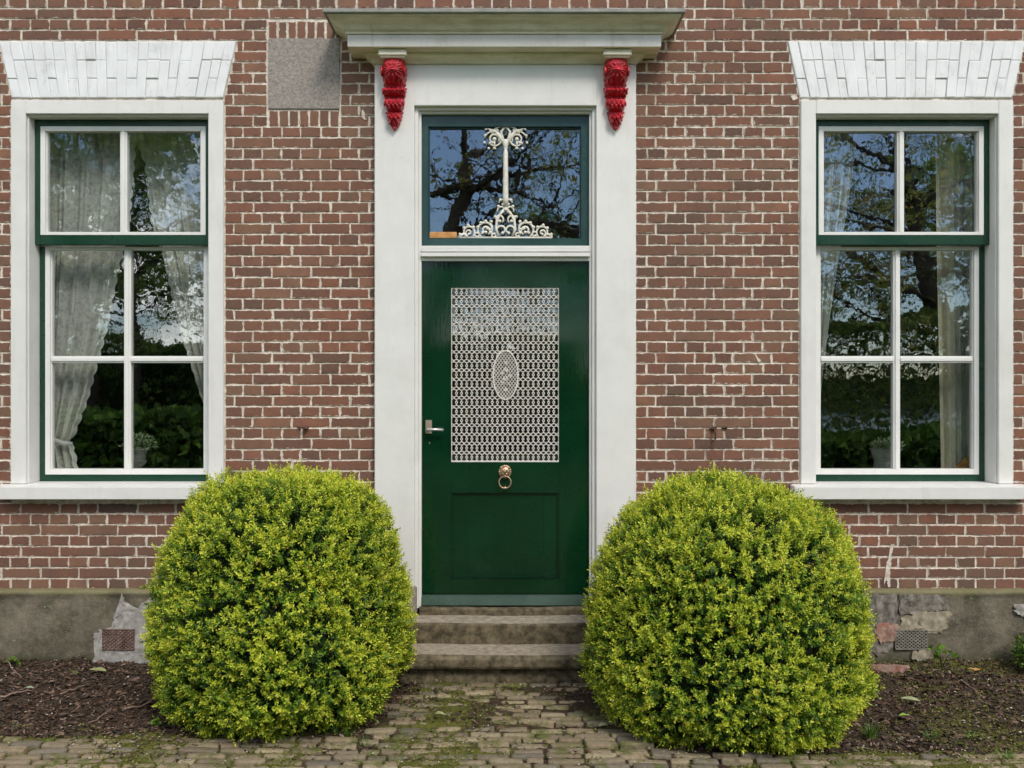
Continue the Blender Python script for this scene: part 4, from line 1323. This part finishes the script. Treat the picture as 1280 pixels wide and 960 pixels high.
# ------------------------------------------------------------------ boxwood bushes
def bush(name_loc, prof, xsc, label, seed, nspr=35000):
    cx, cy = name_loc
    rg = np.random.default_rng(seed)
    r = empty('box_bush', (cx, cy, 0)); tag(r, label, 'bush', 'clipped box bushes flanking the door')
    zs = [p[0] for p in prof]; rs = [p[1] for p in prof]
    def rad(z): return np.interp(z, zs, rs)
    zmax = zs[-1]
    sx = seed*7.3
    def lump(x, y, z):
        p = Vector((x+sx, y, z))
        return 0.060*mn.noise(p*2.4) + 0.038*mn.noise(p*7) + 0.022*mn.noise(p*19)
    # inner twigs as one solid core, near-black to paint the shade inside
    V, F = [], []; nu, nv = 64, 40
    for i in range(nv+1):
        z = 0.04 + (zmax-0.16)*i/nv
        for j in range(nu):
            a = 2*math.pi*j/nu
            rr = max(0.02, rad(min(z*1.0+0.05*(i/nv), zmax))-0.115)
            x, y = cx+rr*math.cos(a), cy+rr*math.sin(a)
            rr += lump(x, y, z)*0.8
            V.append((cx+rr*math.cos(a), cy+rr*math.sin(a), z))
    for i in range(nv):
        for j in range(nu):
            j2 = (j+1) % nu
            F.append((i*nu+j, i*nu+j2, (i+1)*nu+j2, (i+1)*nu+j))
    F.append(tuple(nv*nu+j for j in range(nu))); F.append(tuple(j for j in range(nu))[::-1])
    me = bpy.data.meshes.new('shade_core'); me.from_pydata(V, [], F)
    link('shade_core', me, M['twig'], r, smooth=True)
    # sample sprigs over the surface
    zz = np.linspace(zs[0], zmax, 400); rr = rad(zz)
    drdz = np.gradient(rr, zz)
    wgt = rr*np.sqrt(1+drdz**2); cdf = np.cumsum(wgt); cdf /= cdf[-1]
    u = rg.random(nspr); z = np.interp(u, cdf, zz); th = rg.random(nspr)*2*math.pi
    R0 = rad(z); dr = np.interp(z, zz, np.clip(drdz, -6, 6))
    nrm = np.stack([np.cos(th), np.sin(th), -dr], 1); nrm /= np.linalg.norm(nrm, axis=1)[:, None]
    base = np.stack([cx+R0*np.cos(th), cy+R0*np.sin(th), z], 1)
    lp = np.array([lump(*b) for b in base])
    gap = np.array([0.7*mn.noise(Vector((b[0]*17+sx, b[1]*17, b[2]*22))) + 0.8*mn.noise(Vector((b[0]*36, b[1]*36+sx, b[2]*44))) for b in base])
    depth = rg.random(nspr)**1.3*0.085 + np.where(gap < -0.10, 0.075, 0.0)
    keep = ~((gap < -0.24) & (rg.random(nspr) < 0.75)) & (base[:, 1] < min(cy+0.5, -0.06))
    base = base + nrm*(lp - depth)[:, None]
    base, nrm, gap, depth, th = base[keep], nrm[keep], gap[keep], depth[keep], th[keep]
    n = len(base)
    # stray shoots stand proud
    stray = rg.random(n) < 0.06
    base[stray] += nrm[stray]*rg.random((stray.sum(), 1))*0.035 + np.array([0, 0, 1])*rg.random((stray.sum(), 1))*0.015
    ax = nrm*0.9 + np.array([0, 0, 0.55]) + rg.normal(size=(n, 3))*0.38; ax /= np.linalg.norm(ax, axis=1)[:, None]
    t1 = np.cross(ax, rg.normal(size=(n, 3))); t1 /= np.linalg.norm(t1, axis=1)[:, None]
    t2 = np.cross(ax, t1)
    Lv = 11; sl = 0.038*(0.7+0.6*rg.random(n))
    young = np.clip(0.80 + 0.55*rg.normal(size=n)*0.50 + 1.0*np.array([mn.noise(Vector((b[0]*4+sx, b[1]*4, b[2]*4+9))) for b in base])*0.30 + 0.45*np.clip(gap, -.6, .6) - depth*7 + 0.10*nrm[:, 2], 0, 1)  # new growth plus painted shade
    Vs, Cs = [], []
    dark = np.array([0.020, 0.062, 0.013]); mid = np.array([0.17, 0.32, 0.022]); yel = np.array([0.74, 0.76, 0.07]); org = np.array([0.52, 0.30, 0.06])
    for k_ in range(Lv):
        f_ = (k_//2)/((Lv-1)/2)
        ang = (k_ % 2)*math.pi + (k_//2)*math.pi/2 + rg.normal(size=n)*0.35
        side = t1*np.cos(ang)[:, None] + t2*np.sin(ang)[:, None]
        if k_ == Lv-1: dirv = ax
        else: dirv = ax*(0.25+0.55*f_) + side*(1-0.35*f_)
        dirv = dirv + rg.normal(size=(n, 3))*0.18; dirv /= np.linalg.norm(dirv, axis=1)[:, None]
        p0 = base + ax*(sl*(f_-0.4))[:, None]
        ll = (0.0176*(0.75+0.5*rg.random(n))*(1-0.25*f_))[:, None]
        s_ = np.cross(dirv, ax + rg.normal(size=(n, 3))*0.35); s_ /= np.maximum(1e-6, np.linalg.norm(s_, axis=1))[:, None]
        up_ = np.cross(s_, dirv)
        wd = ll*0.44
        Vs.append(np.stack([p0, p0+dirv*ll*0.55+s_*wd*0.5+up_*wd*0.16, p0+dirv*ll, p0+dirv*ll*0.55-s_*wd*0.5+up_*wd*0.16], 1))
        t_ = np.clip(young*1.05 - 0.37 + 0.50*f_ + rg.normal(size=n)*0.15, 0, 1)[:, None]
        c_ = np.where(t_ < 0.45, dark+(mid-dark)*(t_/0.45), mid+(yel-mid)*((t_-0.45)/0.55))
        o_ = (rg.random(n) < 0.02*young)[:, None]
        c_ = np.where(o_, org, c_)*(0.85+0.3*rg.random((n, 1)))
        Cs.append(np.repeat(c_[:, None, :], 4, axis=1))
    V = np.concatenate(Vs, 0).reshape(-1, 3); CL = np.concatenate(Cs, 0).reshape(-1, 3)
    V[:, 2] = np.maximum(V[:, 2], 0.005)
    nl = n*Lv; b = (np.arange(nl)*4)[:, None]
    F = np.concatenate([b+np.array([[0, 1, 2]]), b+np.array([[0, 2, 3]])], 0)
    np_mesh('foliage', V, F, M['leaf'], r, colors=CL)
    st = MB()
    for i in range(9):
        a = i*0.7; st.tube([(cx+0.05*math.cos(a), cy+0.05*math.sin(a), -0.03), (cx+0.2*math.cos(a), cy+0.2*math.sin(a), 0.25), (cx+0.32*math.cos(a), cy+0.32*math.sin(a), 0.6)], [0.018, 0.014, 0.008], 6)
    st.build('stems', M['bark'], r)
LP = [(.015, .37), (.06, .48), (.15, .57), (.25, .60), (.35, .615), (.54, .61), (.68, .588), (.80, .555), (.90, .515), (1.0, .445), (1.07, .365), (1.12, .28), (1.155, .17), (1.172, .02)]
RP = [(.012, .44), (.05, .55), (.12, .625), (.22, .655), (.37, .648), (.56, .62), (.70, .60), (.78, .58), (.86, .545), (.946, .495), (1.0, .445), (1.06, .365), (1.10, .285), (1.13, .19), (1.152, .02)]
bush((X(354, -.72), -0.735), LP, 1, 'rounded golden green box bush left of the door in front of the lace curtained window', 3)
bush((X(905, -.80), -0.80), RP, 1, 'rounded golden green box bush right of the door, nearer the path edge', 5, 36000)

# ------------------------------------------------------------------ small plants, leaves, twigs, slab
def blades(loc, n, h, spread, label, name='grass_tuft', cat='grass tuft', cols=((0.10, 0.20, 0.03), (0.18, 0.30, 0.05), (0.07, 0.14, 0.02)), group=None):
    x, y = loc; z = soil_z(x, y)
    V, F, CL = [], [], []
    for i in range(n):
        a = random.uniform(0, 6.283); q = random.random()*spread*0.35; hh = h*random.uniform(0.4, 1.0)
        bx, by = x+q*math.cos(a), y+q*math.sin(a)
        lean = random.uniform(0.2, 0.9)*spread; wd = random.uniform(0.0015, 0.0028)
        px_, py_ = -math.sin(a), math.cos(a); b = len(V)
        for k_ in range(5):
            f_ = k_/4; w_ = wd*(1-f_*0.9)
            X_, Y_, Z_ = bx+lean*f_**1.8*math.cos(a), by+lean*f_**1.8*math.sin(a), z-0.005+hh*(f_-0.25*f_**3)
            V += [(X_-px_*w_, Y_-py_*w_, Z_), (X_+px_*w_, Y_+py_*w_, Z_)]
        for k_ in range(4): F.append((b+2*k_, b+2*k_+1, b+2*k_+3, b+2*k_+2))
        c_ = random.choice(cols); CL += [c_]*10
    o = np_mesh(name, np.array(V), np.array(F), M['blade'], colors=np.array(CL))
    tag(o, label, cat, group); return o
blades(G(1088, 925), 70, 0.10, 0.09, 'larger green grass tuft beside the right box bush at the paving edge', group='grass tufts')
blades(G(1163, 927), 45, 0.055, 0.07, 'low grass tuft in the soil right of the larger tuft', group='grass tufts')
blades(G(1258, 955), 40, 0.05, 0.07, 'grass tuft at the bottom right corner of the paving', group='grass tufts')
blades(G(432, 925), 60, 0.07, 0.08, 'thin grass growing from under the front of the left box bush', group='grass tufts')
blades(G(455, 935), 30, 0.06, 0.07, 'sparse grass blades on the moss right of the left bush foot', group='grass tufts')
blades(G(990, 950), 50, 0.06, 0.09, 'grass blades below the front of the right box bush', group='grass tufts')
def weed(loc, h, n, size, label, cols, z=None):
    x, y = loc; z = soil_z(x, y) if z is None else z
    r = empty('weed', (x, y, z)); tag(r, label, 'weed')
    st = MB(); tips = []
    for i in range(max(3, n//6)):
        a = random.uniform(0, 6.283); q = h*random.uniform(.3, .8)
        t_ = (x+q*math.cos(a), y-abs(q*math.sin(a))*0.6, z+h*random.uniform(.5, 1))
        st.tube([(x, y, z-0.005), ((x+t_[0])/2, (y+t_[1])/2, z+(t_[2]-z)*0.65), t_], [0.0022, 0.0018, 0.001], 5); tips.append(t_)
    st.build('stem', M['blade'] if False else M['twig'], r)
    pos = np.array([tips[i % len(tips)] for i in range(n)]) + rng.normal(size=(n, 3))*h*0.10
    nr = rng.normal(size=(n, 3))*0.8; nr[:, 1] -= 0.2
    V, F, CL = leaves_at(pos, nr, size, cols, 0.7)
    np_mesh('leaves', V, F, M['leaf'], r, colors=CL)
GR = [(0.16, 0.30, 0.03), (0.25, 0.40, 0.05), (0.10, 0.2, 0.02)]
weed((X(25, -.05), -0.09), 0.045, 22, 0.022, 'tiny bright weed at the foot of the plinth at far left', GR)
weed(G(195, 911), 0.035, 26, 0.022, 'small rosette weed in the mulch left of the left bush', GR)
weed(G(1178, 842), 0.11, 16, 0.040, 'young green weed leaning on the plinth beside the right air vent', GR)
weed(G(92, 851), 0.02, 10, 0.014, 'tiny seedling in the mulch below the left air vent', GR)
# small shrub at the right edge
V, F, CL = leafcloud(2600, (X(1292, -.2), -0.22, 0.10), (0.11, 0.12, 0.17), 0.020, [(0.05, 0.12, 0.02), (0.13, 0.24, 0.03), (0.26, 0.34, 0.05)])
sh = empty('small_shrub', (X(1292, -.2), -0.22, 0)); tag(sh, 'small green shrub at the far right edge against the plinth', 'shrub')
np_mesh('foliage', V, F, M['leaf'], sh, colors=CL)
st = MB(); st.tube([(X(1292, -.2), -0.22, -0.02), (X(1290, -.2), -0.22, 0.15)], [0.008, 0.004], 6); st.build('stem', M['twig'], sh)

def fallen(loc, l, w_, ang, colr, label):
    x, y = loc; z = soil_z(x, y) + 0.022
    V, F = [], []; n = 8
    for i in range(n+1):
        f_ = i/n; ww = w_*math.sin(math.pi*min(1, f_*0.97+0.02))**0.8/2
        for s_, dz in ((-1, 0.006), (0, 0), (1, 0.006)):
            lx = (f_-0.5)*l; ly = s_*ww
            V.append((x+lx*math.cos(ang)-ly*math.sin(ang), y+lx*math.sin(ang)+ly*math.cos(ang), z+dz+0.008*math.sin(f_*3.1)))
    for i in range(n):
        for j in range(2):
            F.append((i*3+j, i*3+j+1, (i+1)*3+j+1, (i+1)*3+j))
    o = np_mesh('fallen_leaf', np.array(V), np.array(F), M['chips'], colors=np.array([colr]*len(V)))
    tag(o, label, 'leaf', 'fallen leaves')
fallen(G(122, 853), 0.11, 0.05, -0.3, (0.36, 0.40, 0.16), 'pale green fallen leaf on the mulch below the left air vent')
fallen(G(36, 873), 0.05, 0.03, 0.1, (0.34, 0.40, 0.28), 'small grey green fallen leaf on the mulch near the left edge')
fallen(G(1138, 884), 0.09, 0.05, -0.5, (0.42, 0.46, 0.24), 'pale fallen leaf on the soil right of the right bush')
fallen(G(1130, 906), 0.045, 0.03, 0.0, (0.26, 0.42, 0.06), 'bright green fallen leaf nearest the larger grass tuft')
fallen(G(1222, 851), 0.05, 0.035, 0.4, (0.62, 0.33, 0.08), 'orange dry leaf on the soil by the right plinth')
fallen(G(1214, 853), 0.04, 0.025, -0.6, (0.55, 0.36, 0.14), 'tan dry leaf just left of the orange leaf')
fallen(G(754, 917), 0.045, 0.04, 0.2, (0.40, 0.42, 0.22), 'pale round leaf on the path edge in front of the right bush')
fallen(G(550, 912), 0.05, 0.03, -0.2, (0.36, 0.38, 0.16), 'pale leaf lying on the mossy bricks beside the left bush')
def twig(a, b, rad, label):
    xa, ya = G(*a); xb, yb = G(*b); pts = []
    for i in range(7):
        f_ = i/6; x, y = xa+(xb-xa)*f_, ya+(yb-ya)*f_
        pts.append((x+random.gauss(0, .003), y+random.gauss(0, .003), max(soil_z(x, y), 0.0)+0.014+rad))
    t_ = MB(); t_.tube(pts, [rad*(1-0.08*i) for i in range(7)], 5)
    tag(t_.build('twig', M['dry'], smooth=True), label, 'twig', 'dry twigs on the mulch')
M['dry'] = mat_simple('dry twig', (0.20, 0.13, 0.095), (0.32, 0.22, 0.17), 0.85, 40)
twig((0, 882), (42, 874), 0.005, 'pale dry twig running in from the left edge on the mulch')
twig((75, 876), (108, 866), 0.004, 'short pale twig in the middle of the left mulch')
twig((155, 899), (192, 884), 0.006, 'thicker brown twig near the left bush')
twig((10, 838), (27, 858), 0.004, 'bent brown twig below the plinth at far left')
twig((110, 912), (140, 897), 0.004, 'thin brown twig in front of the thicker one')
twig((1200, 862), (1228, 880), 0.004, 'thin twig on the soil at the right')

sl = MB()
x, y = G(1112, 842)
pts = [(-0.16, -0.03), (-0.10, -0.075), (0.02, -0.085), (0.09, -0.06), (0.05, 0.0), (0.0, 0.06), (-0.10, 0.07), (-0.15, 0.03)]
sl.add([(x+a, y+b, 0.01) for a, b in pts] + [(x+a, y+b, 0.050-b*0.22+random.uniform(-.004, .004)) for a, b in pts],
       [tuple(range(8, 16))] + [(i, (i+1) % 8, 8+(i+1) % 8, 8+i) for i in range(8)])
tag(sl.build('broken_slab', M['redbrick'], bevel=0.005), 'broken piece of pinkish grey rubble on the soil right of the right bush', 'rubble')

# ------------------------------------------------------------------ garden behind the camera, mirrored in the glass
def tree(base, h, seed, label, lean=(0, 0), crown=(3, 9), spread=3.2, nleaf=9000, leafsize=0.16, cols=((0.03, 0.06, 0.012), (0.06, 0.10, 0.02), (0.09, 0.12, 0.03)), r0=0.28, extra=(), drop=0.0, sparse=0.5):
    rn = random.Random(seed)
    root = empty('tree', (base[0], base[1], 0)); tag(root, label, 'tree', 'trees across the garden')
    t_ = MB(); tips = []
    def grow(p, d, L_, r, lev):
        pts = [p]; rad = [r]; q = p
        n = 5
        for i in range(n):
            d = (d + Vector((rn.gauss(0, .13), rn.gauss(0, .13), rn.gauss(0.02, .10)))).normalized()
            q = q + d*L_/n; pts.append(q); rad.append(r*(1-0.55*(i+1)/n))
            if lev >= 2: tips.append(q.copy())
            if lev < 4 and i > 0:
                for _ in range(1 if lev else 2):
                    if rn.random() < 0.85:
                        dd = (d*0.5 + Vector((rn.gauss(0, .8), rn.gauss(0, .8), rn.gauss(0.1, .45)))).normalized()
                        grow(q, dd, L_*rn.uniform(.42, .62), rad[-1]*0.55, lev+1)
        t_.tube(pts, rad, 7 if lev < 2 else 4, caps=False)
    b = Vector((base[0], base[1], -0.1)); top = Vector((base[0]+lean[0], base[1]+lean[1], h*0.62))
    n = 9; pts = [b.lerp(top, i/n) + Vector((rn.gauss(0, .05), rn.gauss(0, .05), 0)) for i in range(n+1)]
    t_.tube(pts, [r0*(1.25-0.7*i/n) for i in range(n+1)], 10)
    for i in range(n+1):
        if pts[i].z > crown[0]:
            for _ in range(2):
                a = rn.uniform(0, 6.283)
                grow(pts[i], Vector((math.cos(a), math.sin(a), rn.uniform(0.1, .6)-drop)).normalized(), spread*rn.uniform(.7, 1.15), r0*0.30, 1)
    grow(pts[-1], Vector((0, 0, 1)), h*0.4, r0*0.4, 1)
    for ex in extra:
        t_.tube([Vector(q[:3]) for q in ex], [q[3] for q in ex], 7)
        for i in range(len(ex)-1):
            for _ in range(4):
                p_ = Vector(ex[i][:3]).lerp(Vector(ex[i+1][:3]), rn.random())
                grow(p_, Vector((rn.gauss(0, .7), rn.gauss(0, .4), rn.gauss(0.2, .7))).normalized(), rn.uniform(.8, 1.8), 0.03, 3)
    t_.build('trunk', M['bark'], root, smooth=True)
    tp = np.array([tuple(q) for q in tips]); idx = rng.integers(0, len(tp), nleaf)
    # leaves clump at some of the branch ends only
    okc = rng.random(len(tp)) > sparse*0.6
    idx = idx[okc[idx]]
    pos = tp[idx] + rng.normal(size=(len(idx), 3))*0.17*np.array([1, 1, .8])
    V, F, CL = leaves_at(pos, rng.normal(size=(len(idx), 3)) + np.array([0, 0, .2]), leafsize, cols, 0.6)
    np_mesh('crown', V, F, M['treeleaf'], root, colors=CL)
tree((-2.15, -12), 9.5, 11, 'leaning thinly leaved tree mirrored in the glass above the door', lean=(1.3, 0), crown=(4.6, 9), spread=2.5, nleaf=6500, leafsize=0.08, r0=0.21, sparse=0.8,
     cols=((0.05, 0.08, 0.02), (0.10, 0.12, 0.03), (0.12, 0.11, 0.03)),
     extra=(((-1.75, -12, 4.0, .09), (-1.0, -12.3, 4.55, .08), (-0.2, -12.5, 4.85, .07), (0.6, -12.6, 4.75, .06), (1.4, -12.7, 4.45, .06), (2.2, -12.8, 4.2, .04)),
            ((-1.5, -12, 5.2, .08), (-0.8, -11.8, 5.35, .05), (0.0, -11.8, 5.2, .035), (0.8, -11.8, 4.9, .02))))
tree((-10.6, -14.5), 9.5, 21, 'dense leafy tree mirrored in the left window', lean=(1.6, 0), r0=0.2, crown=(2.6, 8), spread=3.8, nleaf=30000, leafsize=0.09, sparse=0.7)
tree((-11.5, -19), 11, 22, 'tall leafy tree further left across the garden', crown=(3.6, 9), spread=3.6, nleaf=20000, leafsize=0.15)
tree((9.6, -13), 9.5, 31, 'dense olive leaved tree mirrored in the right window', lean=(-1.8, 0), r0=0.2, crown=(2.0, 8), spread=3.8, nleaf=15000, leafsize=0.09, cols=((0.06, 0.09, 0.015), (0.11, 0.14, 0.03), (0.17, 0.14, 0.04)), sparse=0.75)
tree((12.5, -19), 11, 32, 'tall leafy tree further right across the garden', crown=(2.6, 9), spread=3.2, nleaf=12000, leafsize=0.13, sparse=0.8)
tree((3.6, -24), 10, 33, 'thin tree beyond the leaning one across the garden', crown=(4.2, 9), spread=3.0, nleaf=9000, leafsize=0.12, sparse=0.7)
tree((-17, -24), 12, 34, 'broad tree at the far left of the garden', crown=(3, 9), spread=4.2, nleaf=16000, leafsize=0.2)
tree((17, -22), 12, 35, 'broad tree at the far right of the garden', crown=(3, 9), spread=4.2, nleaf=16000, leafsize=0.2)

def hedge(x0, x1, y, h, th, n, label, cols, solid=0.78, ls=0.17):
    r = empty('hedge', ((x0+x1)/2, y, 0)); tag(r, label, 'hedge')
    xs = rng.uniform(x0, x1, n); zz = rng.random(n)**0.8*h; yy = y + rng.normal(size=n)*th*0.4
    top = h*(0.85+0.15*np.array([mn.noise(Vector((x*0.7, 0, h))) for x in xs]))
    zz = np.minimum(zz, top)
    V, F, CL = leaves_at(np.stack([xs, yy, zz], 1), rng.normal(size=(n, 3))+np.array([0, .6, .4]), ls, cols, 0.6)
    np_mesh('foliage', V, F, M['treeleaf'], r, colors=CL)
    t_ = MB(); nb = int((x1-x0)/0.12)
    for i in range(nb):
        x = x0+(i+0.5)*(x1-x0)/nb
        t_.box(x-0.07, x+0.07, y-th*0.25, y+th*0.1, -0.1, h*(solid+0.12*mn.noise(Vector((x*0.9, 5, 0)))))
    t_.build('stems', M['twig'], r)
DG = [(0.02, 0.05, 0.008), (0.04, 0.08, 0.012), (0.07, 0.12, 0.02)]
hedge(-30, 2, -20.5, 3.3, 0.9, 30000, 'tall dark hedge across the left of the garden', DG)
hedge(4.0, 14, -10.5, 0.8, 0.8, 16000, 'low dark hedge across the right of the garden', DG)
hedge(-14, -5.0, -10.0, 1.3, 0.9, 10000, 'low shrubbery across the left of the garden', DG)
hedge(-90, 90, -80, 3.0, 3.0, 24000, 'distant dark tree line beyond the canal', DG)

hedge(3.5, 15, -12.5, 3.4, 1.6, 26000, 'loose tall shrubs across the right of the garden', [(0.03, 0.06, 0.012), (0.06, 0.09, 0.02), (0.10, 0.12, 0.03)], solid=0.12, ls=0.11)
hedge(-4.5, 5.5, -17, 5.2, 1.6, 15000, 'loose shrubs straight across the garden from the door', [(0.03, 0.06, 0.012), (0.08, 0.10, 0.025), (0.14, 0.12, 0.05)], solid=0.12, ls=0.12)
tree((-7.8, -21), 9, 41, 'slender tree beside the tall hedge on the left of the garden', crown=(1.8, 8), spread=3.4, nleaf=14000, leafsize=0.11, r0=0.13, sparse=0.8)
tree((12.5, -15), 9, 42, 'slender olive tree in the shrubs on the right of the garden', crown=(1.6, 8), spread=3.6, nleaf=9000, leafsize=0.10, r0=0.12, sparse=0.8, cols=((0.06, 0.09, 0.015), (0.11, 0.14, 0.03)))
tree((6.2, -16), 6.5, 43, 'slender low branched tree in the shrubs on the right of the garden', crown=(1.6, 8), spread=3.2, nleaf=16000, leafsize=0.10, r0=0.12, sparse=0.7, cols=((0.06, 0.09, 0.015), (0.14, 0.12, 0.04)))

tree((-9.3, -17), 8, 44, 'slender low branched tree in front of the tall hedge on the left of the garden', crown=(1.8, 7), spread=3.4, nleaf=12000, leafsize=0.09, r0=0.12, sparse=0.8, drop=0.2)

blades(G(700, 935), 30, 0.05, 0.07, 'short grass blades at the path edge before the right bush', group='grass tufts')
blades(G(1215, 925), 35, 0.045, 0.06, 'low thin grass in the mossy soil near the right edge', group='grass tufts')
blades(G(60, 935), 30, 0.035, 0.06, 'short grass between the mossy bricks at lower left', group='grass tufts')
blades(G(300, 940), 30, 0.035, 0.06, 'short grass between the bricks left of the left bush foot', group='grass tufts')
